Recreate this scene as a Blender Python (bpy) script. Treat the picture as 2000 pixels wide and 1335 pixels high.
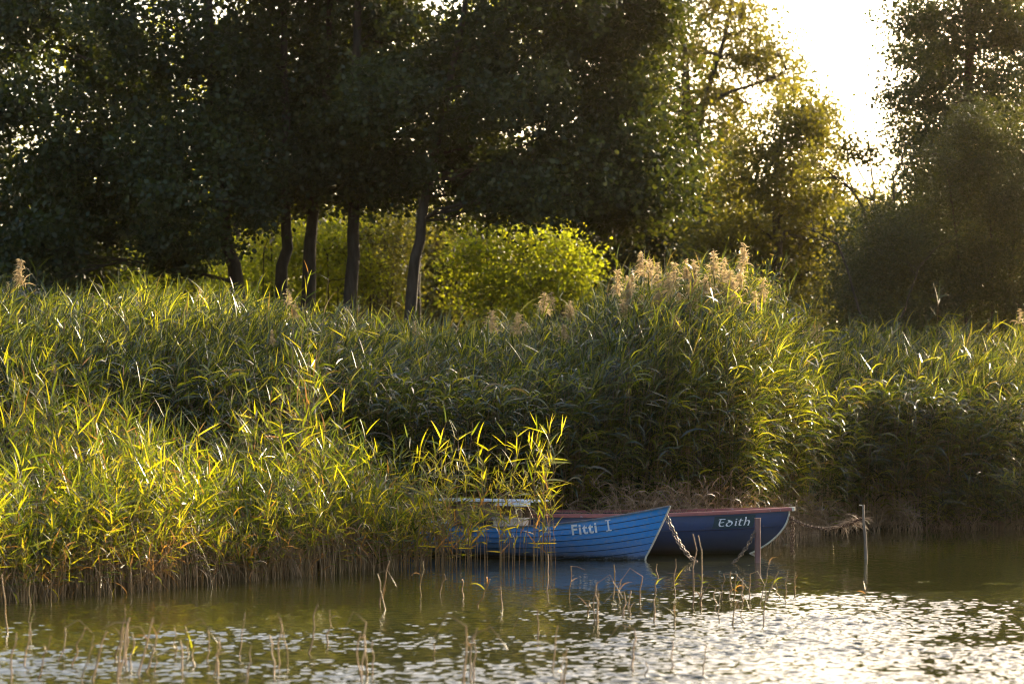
import bpy, math, random
import numpy as np

# ------------------------------------------------------------------ camera, world, sun, exposure
for o in list(bpy.data.objects):
    bpy.data.objects.remove(o, do_unlink=True)
C = bpy.context.scene.collection
R = math.radians
F = 5200.0                     # focal length in pixels of the 2000 px wide photograph
HOR = 800.0                    # row of the horizon
CAMH = 2.23                    # eye height above the water
PITCH = math.atan((HOR - 667.5) / F)
cam = bpy.data.cameras.new('camera')
cam.sensor_width = 36.0
cam.lens = F / 2000.0 * 36.0
cam.clip_start = 0.5
cam.clip_end = 2000.0
cam.dof.use_dof = True
cam.dof.focus_distance = 39.5
cam.dof.aperture_fstop = 1.8
camo = bpy.data.objects.new('camera', cam)
C.objects.link(camo)
camo.location = (0, 0, CAMH)
camo.rotation_euler = (R(90) + PITCH, 0, 0)
bpy.context.scene.camera = camo

SUN_AZ, SUN_EL = R(32), R(18)      # azimuth from +Y towards +X
SKY_ROT = SUN_AZ
world = bpy.data.worlds.new('World')
bpy.context.scene.world = world
world.use_nodes = True
wn = world.node_tree
bg = wn.nodes['Background']
sky = wn.nodes.new('ShaderNodeTexSky')
sky.sky_type = 'NISHITA'
sky.sun_disc = False
sky.sun_elevation = SUN_EL
sky.sun_rotation = SKY_ROT
sky.dust_density = 4.0
sky.ozone_density = 0.6
wn.links.new(sky.outputs[0], bg.inputs[0])
bg.inputs[1].default_value = 0.15
sun = bpy.data.lights.new('sun', 'SUN')
sun.energy = 5.0
sun.angle = R(0.5)
sun.color = (1.0, 0.82, 0.56)
suno = bpy.data.objects.new('sun', sun)
C.objects.link(suno)
sd = np.array([math.sin(SUN_AZ) * math.cos(SUN_EL), math.cos(SUN_AZ) * math.cos(SUN_EL), math.sin(SUN_EL)])
import mathutils
suno.rotation_euler = mathutils.Vector(sd).to_track_quat('Z', 'Y').to_euler()
suno.location = (30, 60, 40)
vs = bpy.context.scene.view_settings
vs.view_transform = 'Standard'
vs.look = 'None'
vs.gamma = 1.0
vs.exposure = 1.7
cy = bpy.context.scene.cycles
cy.max_bounces = 6
cy.diffuse_bounces = 2
cy.glossy_bounces = 3
cy.transmission_bounces = 2
cy.volume_bounces = 0
cy.transparent_max_bounces = 8
cy.use_denoising = True
bpy.context.scene.cycles.filter_width = 1.1
cy.sample_clamp_indirect = 6.0
cy.caustics_reflective = False
cy.caustics_refractive = False

# ------------------------------------------------------------------ helpers
RNG = np.random.default_rng(7)

def at(px, py, Y):
    """World point seen at pixel (px, py) of the 2000x1335 photograph at depth Y."""
    x = (px - 1000.0) / F
    v = (667.5 - py) / F
    d = np.array([x, math.cos(PITCH) - v * math.sin(PITCH), math.sin(PITCH) + v * math.cos(PITCH)])
    t = Y / d[1]
    return np.array([d[0] * t, Y, CAMH + d[2] * t])

def onwater(px, py):
    """World point of the water surface (z = 0) seen at a pixel."""
    x = (px - 1000.0) / F
    v = (667.5 - py) / F
    d = np.array([x, math.cos(PITCH) - v * math.sin(PITCH), math.sin(PITCH) + v * math.cos(PITCH)])
    t = -CAMH / d[2]
    return np.array([d[0] * t, d[1] * t, 0.0])

def tag(o, label=None, cat=None, group=None, kind=None):
    if label: o['label'] = label
    if cat: o['category'] = cat
    if group: o['group'] = group
    if kind: o['kind'] = kind
    return o

def empty(name, loc=(0, 0, 0), rz=0.0):
    o = bpy.data.objects.new(name, None)
    o.empty_display_size = 0.2
    o.location = tuple(float(v) for v in loc)
    o.rotation_euler = (0, 0, rz)
    C.objects.link(o)
    return o

class MB:
    """Collects vertices, quads and triangles; builds ONE mesh object."""
    def __init__(self):
        self.v, self.f, self.m, self.r, self.n = [], [], [], [], 0
    def add(self, V, Fc, mat=0, rnd=0.5):
        V = np.asarray(V, dtype=np.float64).reshape(-1, 3)
        Fc = np.asarray(Fc, dtype=np.int64)
        if len(V) == 0 or len(Fc) == 0: return self
        self.v.append(V)
        self.f.append(Fc + self.n)
        self.m.append(np.broadcast_to(np.asarray(mat), (len(Fc),)).copy())
        self.r.append(np.broadcast_to(np.asarray(rnd, dtype=np.float64), (len(V),)).copy())
        self.n += len(V)
        return self
    def build(self, name, mats, parent=None, smooth=False, origin=None):
        me = bpy.data.meshes.new(name)
        V = np.concatenate(self.v) if self.v else np.zeros((0, 3))
        if origin is not None: V = V - np.asarray(origin)
        me.vertices.add(len(V))
        me.vertices.foreach_set('co', V.astype(np.float32).ravel())
        li = np.concatenate([f.ravel() for f in self.f])
        cnt = np.concatenate([np.full(len(f), f.shape[1]) for f in self.f])
        me.loops.add(len(li))
        me.loops.foreach_set('vertex_index', li.astype(np.int32))
        me.polygons.add(len(cnt))
        st = np.concatenate([[0], np.cumsum(cnt)[:-1]])
        me.polygons.foreach_set('loop_start', st.astype(np.int32))
        me.polygons.foreach_set('loop_total', cnt.astype(np.int32))
        me.polygons.foreach_set('material_index', np.concatenate(self.m).astype(np.int32))
        me.update(calc_edges=True)
        if smooth:
            me.polygons.foreach_set('use_smooth', np.ones(len(cnt), dtype=bool))
        a = me.attributes.new('rnd', 'FLOAT', 'POINT')
        a.data.foreach_set('value', np.concatenate(self.r).astype(np.float32))
        if not isinstance(mats, (list, tuple)): mats = [mats]
        for m in mats: me.materials.append(m)
        o = bpy.data.objects.new(name, me)
        C.objects.link(o)
        if parent is not None: o.parent = parent
        elif origin is not None: o.location = tuple(float(x) for x in origin)
        return o

def tube(path, rad, sides=6, cap=True):
    """Swept tube along a polyline with a radius per point -> V, quads."""
    P = np.asarray(path, float)
    n = len(P)
    rad = np.broadcast_to(np.asarray(rad, float), (n,))
    T = np.gradient(P, axis=0)
    T /= np.linalg.norm(T, axis=1, keepdims=True) + 1e-12
    ref = np.array([0, 0, 1.0]) if abs(T[:, 2].mean()) < 0.8 else np.array([1.0, 0, 0])
    U = np.cross(T, ref); U /= np.linalg.norm(U, axis=1, keepdims=True) + 1e-12
    W = np.cross(T, U)
    a = np.arange(sides) * 2 * math.pi / sides
    V = P[:, None, :] + rad[:, None, None] * (np.cos(a)[None, :, None] * U[:, None, :] + np.sin(a)[None, :, None] * W[:, None, :])
    V = V.reshape(-1, 3)
    q = []
    for i in range(n - 1):
        for j in range(sides):
            k = (j + 1) % sides
            q.append((i * sides + j, i * sides + k, (i + 1) * sides + k, (i + 1) * sides + j))
    q = np.array(q)
    return V, q

def addtube(mb, path, rad, sides=6, mat=0, rnd=0.5):
    V, q = tube(path, rad, sides)
    mb.add(V, q, mat, rnd)
    n = len(path)
    P = np.asarray(path, float)
    for e, ring in ((0, 0), (n - 1, (n - 1) * sides)):
        Vc = np.vstack([V[ring:ring + sides], P[e:e + 1]])
        t = [(j, (j + 1) % sides, sides) for j in range(sides)]
        mb.add(Vc, np.array(t), mat, rnd)

def addbox(mb, c, s, rot=None, mat=0, bev=0.0):
    """Box with centre c, full size s, optional 3x3 rotation, small chamfer on the vertical edges."""
    s = np.asarray(s, float) / 2
    b = min(bev, s[0] * .9, s[1] * .9)
    if b > 0:
        ring = np.array([(s[0] - b, -s[1]), (s[0], -s[1] + b), (s[0], s[1] - b), (s[0] - b, s[1]), (-s[0] + b, s[1]), (-s[0], s[1] - b), (-s[0], -s[1] + b), (-s[0] + b, -s[1])])
    else:
        ring = np.array([(s[0], -s[1]), (s[0], s[1]), (-s[0], s[1]), (-s[0], -s[1])])
    n = len(ring)
    V = np.vstack([np.c_[ring, np.full(n, -s[2])], np.c_[ring, np.full(n, s[2])]])
    if rot is not None: V = V @ np.asarray(rot).T
    V = V + np.asarray(c)
    q = [(j, (j + 1) % n, n + (j + 1) % n, n + j) for j in range(n)]
    mb.add(V, np.array(q), mat)
    mb.add(V[n:], np.arange(n)[None, :], mat)
    mb.add(V[:n], np.arange(n)[::-1][None, :], mat)

# ------------------------------------------------------------------ materials
def newmat(name):
    m = bpy.data.materials.new(name)
    m.use_nodes = True
    nt = m.node_tree
    for n in list(nt.nodes): nt.nodes.remove(n)
    out = nt.nodes.new('ShaderNodeOutputMaterial')
    return m, nt, out

def ramp(nt, stops, src, interp='LINEAR'):
    r = nt.nodes.new('ShaderNodeValToRGB')
    r.color_ramp.interpolation = interp
    els = r.color_ramp.elements
    while len(els) < len(stops): els.new(0.5)
    for e, (p, c) in zip(els, stops):
        e.position = p
        e.color = (*c, 1)
    nt.links.new(src, r.inputs[0])
    return r.outputs[0]

def leafmat(name, stops, tstops, trans=0.5, rough=0.42, spec=0.4):
    """Thin leaf: reflecting face plus light passing through; colour differs leaf by leaf."""
    m, nt, out = newmat(name)
    at_ = nt.nodes.new('ShaderNodeAttribute'); at_.attribute_name = 'rnd'
    col = ramp(nt, stops, at_.outputs['Fac'])
    tcol = ramp(nt, tstops, at_.outputs['Fac'])
    p = nt.nodes.new('ShaderNodeBsdfPrincipled')
    nt.links.new(col, p.inputs['Base Color'])
    p.inputs['Roughness'].default_value = rough
    p.inputs['Specular IOR Level'].default_value = spec
    tr = nt.nodes.new('ShaderNodeBsdfTranslucent')
    nt.links.new(tcol, tr.inputs['Color'])
    mix = nt.nodes.new('ShaderNodeMixShader')
    mix.inputs[0].default_value = trans
    nt.links.new(p.outputs[0], mix.inputs[1])
    nt.links.new(tr.outputs[0], mix.inputs[2])
    nt.links.new(mix.outputs[0], out.inputs[0])
    return m

def noise(nt, scale, detail=4, rough=0.6, vec=None, dims='3D'):
    n = nt.nodes.new('ShaderNodeTexNoise')
    n.inputs['Scale'].default_value = scale
    n.inputs['Detail'].default_value = detail
    n.inputs['Roughness'].default_value = rough
    if vec is not None: nt.links.new(vec, n.inputs['Vector'])
    return n.outputs['Fac']

def objcoord(nt, scale=(1, 1, 1)):
    tc = nt.nodes.new('ShaderNodeTexCoord')
    mp = nt.nodes.new('ShaderNodeMapping')
    mp.inputs['Scale'].default_value = scale
    nt.links.new(tc.outputs['Object'], mp.inputs[0])
    return mp.outputs[0]

def surfmat(name, stops, scale=6.0, rough=0.6, bump=0.0, coord=(1, 1, 1), spec=0.4, detail=5, metal=0.0, bumpscale=None):
    m, nt, out = newmat(name)
    vec = objcoord(nt, coord)
    f = noise(nt, scale, detail, 0.65, vec)
    col = ramp(nt, stops, f)
    p = nt.nodes.new('ShaderNodeBsdfPrincipled')
    nt.links.new(col, p.inputs['Base Color'])
    p.inputs['Roughness'].default_value = rough
    p.inputs['Specular IOR Level'].default_value = spec
    p.inputs['Metallic'].default_value = metal
    if bump > 0:
        b = nt.nodes.new('ShaderNodeBump')
        b.inputs['Strength'].default_value = bump
        b.inputs['Distance'].default_value = 0.02
        nt.links.new(noise(nt, bumpscale or scale * 3, 4, 0.6, vec), b.inputs['Height'])
        nt.links.new(b.outputs[0], p.inputs['Normal'])
    nt.links.new(p.outputs[0], out.inputs[0])
    return m

M = {}
# reed leaves: 0..0.8 green to yellow green, above that withered orange brown
M['reed_leaf'] = leafmat('reed_leaf',
    [(0.0, (0.018, 0.032, 0.010)), (0.45, (0.035, 0.055, 0.012)), (0.8, (0.07, 0.08, 0.013)), (0.86, (0.16, 0.09, 0.03)), (1.0, (0.13, 0.08, 0.04))],
    [(0.0, (0.05, 0.08, 0.004)), (0.3, (0.15, 0.19, 0.006)), (0.5, (0.36, 0.38, 0.008)), (0.8, (0.80, 0.66, 0.012)), (0.86, (0.52, 0.25, 0.03)), (1.0, (0.28, 0.15, 0.05))], 0.5, 0.32, 0.6)
M['belt_leaf'] = leafmat('belt_leaf',
    [(0.0, (0.013, 0.023, 0.011)), (0.5, (0.024, 0.037, 0.014)), (0.8, (0.05, 0.062, 0.016)), (0.9, (0.07, 0.06, 0.025)), (1.0, (0.11, 0.08, 0.04))],
    [(0.0, (0.02, 0.032, 0.004)), (0.42, (0.08, 0.105, 0.006)), (0.6, (0.30, 0.32, 0.010)), (0.8, (0.68, 0.62, 0.02)), (0.9, (0.40, 0.28, 0.04)), (1.0, (0.3, 0.2, 0.05))], 0.42, 0.27, 0.75)
M['reed_stem'] = leafmat('reed_stem',
    [(0.0, (0.216, 0.1404, 0.054)), (0.5, (0.2916, 0.1728, 0.0756)), (1.0, (0.1728, 0.108, 0.054))],
    [(0.0, (0.264, 0.168, 0.036)), (1.0, (0.24, 0.12, 0.036))], 0.2, 0.4, 0.5)
M['dead_stem'] = leafmat('dead_stem',
    [(0.0, (0.3248, 0.203, 0.1116)), (0.5, (0.5075, 0.335, 0.203)), (1.0, (0.203, 0.1319, 0.0812))],
    [(0.0, (0.2912, 0.1893, 0.0728)), (1.0, (0.2038, 0.1165, 0.04368))], 0.25, 0.5, 0.3)
M['plume'] = leafmat('plume',
    [(0.0, (0.264, 0.187, 0.11)), (1.0, (0.396, 0.297, 0.176))],
    [(0.0, (0.459, 0.3375, 0.162)), (1.0, (0.648, 0.4995, 0.2565))], 0.5, 0.6, 0.2)
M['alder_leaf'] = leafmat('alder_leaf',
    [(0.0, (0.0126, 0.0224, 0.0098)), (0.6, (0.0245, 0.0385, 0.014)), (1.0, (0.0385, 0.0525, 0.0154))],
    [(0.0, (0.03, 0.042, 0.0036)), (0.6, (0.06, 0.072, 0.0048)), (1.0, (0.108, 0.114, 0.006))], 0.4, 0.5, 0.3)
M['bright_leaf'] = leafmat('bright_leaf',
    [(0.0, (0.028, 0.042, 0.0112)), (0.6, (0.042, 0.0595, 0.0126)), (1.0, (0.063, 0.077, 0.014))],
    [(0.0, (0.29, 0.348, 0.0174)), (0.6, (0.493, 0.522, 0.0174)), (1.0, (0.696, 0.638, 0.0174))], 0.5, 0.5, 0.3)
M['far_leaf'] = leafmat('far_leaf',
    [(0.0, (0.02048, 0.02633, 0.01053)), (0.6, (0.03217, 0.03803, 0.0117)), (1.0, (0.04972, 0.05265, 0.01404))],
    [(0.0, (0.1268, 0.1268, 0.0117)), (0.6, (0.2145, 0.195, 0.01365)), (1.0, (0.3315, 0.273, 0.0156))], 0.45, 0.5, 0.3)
M['willow_leaf'] = leafmat('willow_leaf',
    [(0.0, (0.0182, 0.026, 0.01105)), (0.6, (0.02925, 0.039, 0.0143)), (1.0, (0.04875, 0.05525, 0.0182))],
    [(0.0, (0.042, 0.054, 0.0048)), (0.6, (0.078, 0.084, 0.0054)), (1.0, (0.144, 0.144, 0.0072))], 0.4, 0.45, 0.4)
M['bark'] = surfmat('bark', [(0.3, (0.022, 0.017, 0.012)), (0.6, (0.055, 0.043, 0.032)), (0.8, (0.085, 0.07, 0.055))], 9, 0.9, 0.8, (1, 1, 0.25), 0.2)
M['pale_bark'] = surfmat('pale_bark', [(0.3, (0.06, 0.05, 0.035)), (0.7, (0.13, 0.11, 0.08))], 6, 0.85, 0.5, (1, 1, 0.3), 0.2)
M['soil'] = surfmat('soil', [(0.3, (0.018, 0.014, 0.008)), (0.6, (0.04, 0.032, 0.016)), (0.8, (0.06, 0.055, 0.02))], 1.5, 0.95, 0.6, spec=0.15)
M['white_paint'] = surfmat('white_paint', [(0.3, (0.55, 0.56, 0.60)), (0.6, (0.72, 0.73, 0.76)), (0.75, (0.42, 0.40, 0.38))], 7, 0.45, 0.15)
M['letter_paint'] = surfmat('letter_paint', [(0.35, (0.62, 0.64, 0.68)), (0.7, (0.82, 0.83, 0.85))], 30, 0.5, 0.0)
M['grey_rail'] = surfmat('grey_rail', [(0.35, (0.055, 0.06, 0.075)), (0.65, (0.12, 0.125, 0.15))], 14, 0.35, 0.2)
M['wood'] = surfmat('wood', [(0.3, (0.11, 0.06, 0.035)), (0.55, (0.18, 0.11, 0.065)), (0.75, (0.25, 0.165, 0.11))], 5, 0.7, 0.4, (1, 6, 8))
M['pale_wood'] = surfmat('pale_wood', [(0.3, (0.34, 0.27, 0.20)), (0.7, (0.50, 0.42, 0.33))], 5, 0.7, 0.3, (1, 6, 8))
M['bilge'] = surfmat('bilge', [(0.3, (0.02, 0.022, 0.028)), (0.7, (0.05, 0.05, 0.055))], 8, 0.7, 0.3)
M['red_rail'] = surfmat('red_rail', [(0.28, (0.30, 0.32, 0.36)), (0.36, (0.20, 0.055, 0.045)), (0.6, (0.26, 0.07, 0.055)), (0.74, (0.17, 0.06, 0.05)), (0.8, (0.36, 0.30, 0.28))], 11, 0.5, 0.3, (0.5, 1, 1))
M['post_metal'] = surfmat('post_metal', [(0.3, (0.13, 0.055, 0.05)), (0.6, (0.19, 0.085, 0.075)), (0.8, (0.24, 0.14, 0.12))], 9, 0.45, 0.2, (1, 1, 0.4), 0.5)
M['stake'] = surfmat('stake', [(0.3, (0.10, 0.07, 0.05)), (0.7, (0.22, 0.165, 0.125))], 14, 0.7, 0.5, (1, 1, 0.2))
M['steel'] = surfmat('steel', [(0.3, (0.07, 0.05, 0.035)), (0.6, (0.17, 0.13, 0.10)), (0.8, (0.30, 0.26, 0.21))], 30, 0.4, 0.2, metal=0.7)
M['rust'] = surfmat('rust', [(0.3, (0.06, 0.03, 0.02)), (0.6, (0.15, 0.075, 0.04)), (0.8, (0.20, 0.12, 0.075))], 30, 0.75, 0.4)
M['bare_edge'] = surfmat('bare_edge', [(0.3, (0.42, 0.36, 0.28)), (0.7, (0.66, 0.60, 0.50))], 12, 0.4, 0.2)

def hullmat(name, top, mid, low, zl, scuff, scufff=0.55, patch=None):
    """Boat paint: streaked, dusty towards the water where the paint has chalked."""
    m, nt, out = newmat(name)
    vec = objcoord(nt, (0.6, 1, 2.0))
    f1 = noise(nt, 3.0, 6, 0.65, vec)
    col = ramp(nt, [(0.3, top), (0.7, mid)], f1)
    tc = nt.nodes.new('ShaderNodeTexCoord')
    sep = nt.nodes.new('ShaderNodeSeparateXYZ')
    nt.links.new(tc.outputs['Object'], sep.inputs[0])
    zz = nt.nodes.new('ShaderNodeMapRange')
    zz.inputs['From Min'].default_value = zl[1]
    zz.inputs['From Max'].default_value = zl[0]
    nt.links.new(sep.outputs['Z'], zz.inputs['Value'])
    f2 = noise(nt, 9.0, 6, 0.7, objcoord(nt, (0.5, 1, 1.6)))
    mu = nt.nodes.new('ShaderNodeMath'); mu.operation = 'MULTIPLY'
    nt.links.new(zz.outputs[0], mu.inputs[0])
    ad = nt.nodes.new('ShaderNodeMath'); ad.operation = 'ADD'; ad.inputs[1].default_value = 0.35
    nt.links.new(f2, ad.inputs[0])
    nt.links.new(ad.outputs[0], mu.inputs[1])
    mx = nt.nodes.new('ShaderNodeMix'); mx.data_type = 'RGBA'
    nt.links.new(mu.outputs[0], mx.inputs['Factor'])
    nt.links.new(col, mx.inputs['A'])
    mx.inputs['B'].default_value = (*low, 1)
    # dark algae stain along the waterline
    st_ = nt.nodes.new('ShaderNodeMapRange')
    st_.inputs['From Min'].default_value = 0.085
    st_.inputs['From Max'].default_value = 0.03
    zn = nt.nodes.new('ShaderNodeMath'); zn.operation = 'MULTIPLY_ADD'; zn.inputs[1].default_value = -0.09
    nt.links.new(noise(nt, 5.0, 5, 0.7, objcoord(nt, (1.5, 1, 0.5))), zn.inputs[0]); nt.links.new(sep.outputs['Z'], zn.inputs[2])
    za = nt.nodes.new('ShaderNodeMath'); za.operation = 'ADD'; za.inputs[1].default_value = 0.045
    nt.links.new(zn.outputs[0], za.inputs[0]); nt.links.new(za.outputs[0], st_.inputs['Value'])
    mx0 = nt.nodes.new('ShaderNodeMix'); mx0.data_type = 'RGBA'
    nt.links.new(st_.outputs[0], mx0.inputs['Factor']); nt.links.new(mx.outputs['Result'], mx0.inputs['A'])
    mx0.inputs['B'].default_value = (0.022, 0.028, 0.022, 1)
    mx = mx0
    # scuffs
    f3 = noise(nt, 22.0, 5, 0.75, objcoord(nt, (0.35, 1, 1.2)))
    sc = ramp(nt, [(scufff + 0.08, (0, 0, 0)), (scufff + 0.2, (0.6, 0.6, 0.6))], f3)
    mx2 = nt.nodes.new('ShaderNodeMix'); mx2.data_type = 'RGBA'
    nt.links.new(sc, mx2.inputs['Factor'])
    nt.links.new(mx.outputs['Result'], mx2.inputs['A'])
    mx2.inputs['B'].default_value = (*scuff, 1)
    p = nt.nodes.new('ShaderNodeBsdfPrincipled')
    nt.links.new(mx2.outputs['Result'], p.inputs['Base Color'])
    p.inputs['Roughness'].default_value = 0.42
    b = nt.nodes.new('ShaderNodeBump'); b.inputs['Strength'].default_value = 0.25; b.inputs['Distance'].default_value = 0.01
    nt.links.new(noise(nt, 12, 4, 0.6, vec), b.inputs['Height'])
    nt.links.new(b.outputs[0], p.inputs['Normal'])
    nt.links.new(p.outputs[0], out.inputs[0])
    return m
M['blue_hull'] = hullmat('blue_hull', (0.016, 0.205, 0.58), (0.028, 0.24, 0.61), (0.12, 0.16, 0.28), (0.02, 0.40), (0.20, 0.26, 0.35), 0.42)
M['navy_hull'] = hullmat('navy_hull', (0.018, 0.038, 0.10), (0.030, 0.056, 0.135), (0.05, 0.062, 0.085), (0.05, 0.5), (0.04, 0.05, 0.05))
M['patch_paint'] = surfmat('patch_paint', [(0.3, (0.012, 0.035, 0.05)), (0.7, (0.022, 0.05, 0.06))], 8, 0.5, 0.1)

# ------------------------------------------------------------------ water and ground
def shore(X):
    """Depth of the shoreline at X."""
    return np.interp(X, [-60, -12, -6, 1, 4.0, 5.0, 5.8, 9, 60], [40, 41.5, 42.5, 43.6, 44.6, 47.8, 50.0, 51.3, 54])

def ground_z(X, Y):
    d = Y - shore(X)
    z = np.interp(d, [-30, -8, -1.0, 0.0, 0.5, 3, 12, 40], [-1.2, -0.8, -0.18, -0.03, 0.12, 0.35, 0.7, 1.0])
    z = z + 0.05 * np.sin(X * 1.7 + Y * 0.9) * np.sin(Y * 1.3 - X * 0.6) * np.clip(d, 0, 1)
    return z

def grid_obj(name, xs, ys, zf, mat):
    X, Y = np.meshgrid(xs, ys)
    V = np.c_[X.ravel(), Y.ravel(), zf(X, Y).ravel()]
    nx, ny = len(xs), len(ys)
    i = np.arange(nx * ny).reshape(ny, nx)
    q = np.stack([i[:-1, :-1], i[:-1, 1:], i[1:, 1:], i[1:, :-1]], -1).reshape(-1, 4)
    mb = MB(); mb.add(V, q)
    return mb.build(name, mat, smooth=True)

gx = np.concatenate([np.linspace(-320, -20, 16), np.linspace(-19, 24, 108), np.linspace(26, 320, 16)])
gy = np.concatenate([np.linspace(-60, 28, 12), np.linspace(30, 70, 90), np.linspace(74, 560, 20)])
tag(grid_obj('ground', gx, gy, ground_z, M['soil']), kind='structure')

def watermat():
    m, nt, out = newmat('lake_water')
    tc = nt.nodes.new('ShaderNodeTexCoord')
    sep = nt.nodes.new('ShaderNodeSeparateXYZ')
    nt.links.new(tc.outputs['Object'], sep.inputs[0])
    p = nt.nodes.new('ShaderNodeBsdfPrincipled')
    p.inputs['Base Color'].default_value = (0.024, 0.024, 0.006, 1)
    p.inputs['Roughness'].default_value = 0.03
    p.inputs['IOR'].default_value = 1.333
    nt.links.new(p.outputs[0], out.inputs[0])
    return m
M['water'] = watermat()

def wave_z(X, Y):
    """Small wind ripples: many short crossing waves, livelier towards the open water."""
    rng = np.random.default_rng(5)
    z = np.zeros_like(X)
    ph = np.clip(X / np.maximum(Y, 1.0) * F + 1000, -400, 2400)
    edge = np.interp(ph, [0, 400, 800, 1050, 1200, 1550, 1750, 2000], [28.3, 27.6, 27.2, 28.8, 31.2, 31.5, 30.4, 28.6])
    edge = edge + 0.7 * np.sin(X * 1.3 + Y * 0.8 + 2.0) + 0.4 * np.sin(X * 2.9 - Y * 1.7)
    amp = 0.2 + 0.8 / (1 + np.exp((Y - edge) / 1.5))
    patch = 1.0 + 0.45 * np.sin(X * 0.9 + Y * 0.5) * np.sin(Y * 1.3 - X * 0.4 + 1.0)
    for i in range(56):
        lam = 0.06 * (0.30 / 0.06) ** (rng.random() ** 1.1)
        ang = rng.normal(0.1, 0.62)
        k = 2 * math.pi / lam
        kx, ky = k * math.sin(ang), k * math.cos(ang)
        a = WAVE * lam ** 0.9 / k ** 0.1
        ph = rng.random() * 6.28
        wob = 1.2 * np.sin(X * rng.uniform(0.3, 0.9) + Y * rng.uniform(0.2, 0.8) + rng.random() * 6)
        z += a * np.sin(kx * X + ky * Y + ph + wob)
    return z * amp * patch * np.interp(X, [-6, 0, 2.5, 5], [0.85, 1.0, 1.6, 1.5])
WAVE = 0.0050
wx = np.concatenate([[-150, -80, -40, -20], np.arange(-9.0, 9.0, 0.03), [20, 40, 80, 150]])
wy = np.concatenate([[-60, -20, 5, 14], np.arange(19.5, 33, 0.0155), np.arange(33, 40, 0.04), np.arange(40, 54, 0.15), [58, 70]])
def water_z(X, Y):
    z = wave_z(X, Y)
    fade = np.clip((9.5 - np.abs(X)) / 1.0, 0, 1) * np.clip((Y - 18) / 2, 0, 1) * np.clip((55 - Y) / 2, 0, 1)
    return z * fade
tag(grid_obj('lake_water', wx, wy, water_z, M['water']), kind='structure')

# ------------------------------------------------------------------ reeds
def leaf_strips(base, az, e0, droop, length, width, roll, rng, nseg=4, prof=(0.45, 1.0, 0.85, 0.5, 0.03)):
    """Ribbon leaves. All arguments are arrays over leaves. -> V (L*(n+1)*2,3), quads"""
    L = len(base)
    s = np.linspace(0, 1, nseg + 1)
    P = np.zeros((L, nseg + 1, 3)); P[:, 0] = base
    ca, sa = np.cos(az), np.sin(az)
    for i in range(nseg):
        th = e0 - droop * (s[i] + s[i + 1]) / 2
        d = np.stack([np.cos(th) * ca, np.cos(th) * sa, np.sin(th)], 1)
        P[:, i + 1] = P[:, i] + d * (length / nseg)[:, None]
    side = np.stack([-sa, ca, np.zeros(L)], 1)
    d0 = np.stack([np.cos(e0 - droop * .4) * ca, np.cos(e0 - droop * .4) * sa, np.sin(e0 - droop * .4)], 1)
    up = np.cross(d0, side)
    cr, sr = np.cos(roll)[:, None], np.sin(roll)[:, None]
    sv = side * cr + up * sr
    pr = np.interp(s, np.linspace(0, 1, len(prof)), prof)
    off = sv[:, None, :] * (width[:, None] * pr[None, :] / 2)[:, :, None]
    V = np.stack([P - off, P + off], 2).reshape(-1, 3)
    b = (np.arange(L) * (nseg + 1) * 2)[:, None, None]
    i = np.arange(nseg)[None, :, None] * 2
    q = (b + i + np.array([0, 1, 3, 2])[None, None, :]).reshape(-1, 4)
    return V, q

def stems(P, rad0, rad1, sides=3):
    """P: (N, n, 3) stem curves."""
    N, n, _ = P.shape
    a = np.arange(sides) * 2 * math.pi / sides
    r = np.linspace(0, 1, n)
    rad = rad0[:, None] * (1 - r)[None, :] + rad1[:, None] * r[None, :]
    ring = np.stack([np.cos(a), np.sin(a), np.zeros(sides)], 1)
    V = P[:, :, None, :] + rad[:, :, None, None] * ring[None, None]
    V = V.reshape(-1, 3)
    b = (np.arange(N) * n * sides)[:, None, None, None]
    i = (np.arange(n - 1) * sides)[None, :, None, None]
    j = np.arange(sides); k = (j + 1) % sides
    f = np.stack([j, k, k + sides, j + sides], 1)[None, None]
    return V, (b + i + f).reshape(-1, 4)

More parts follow.
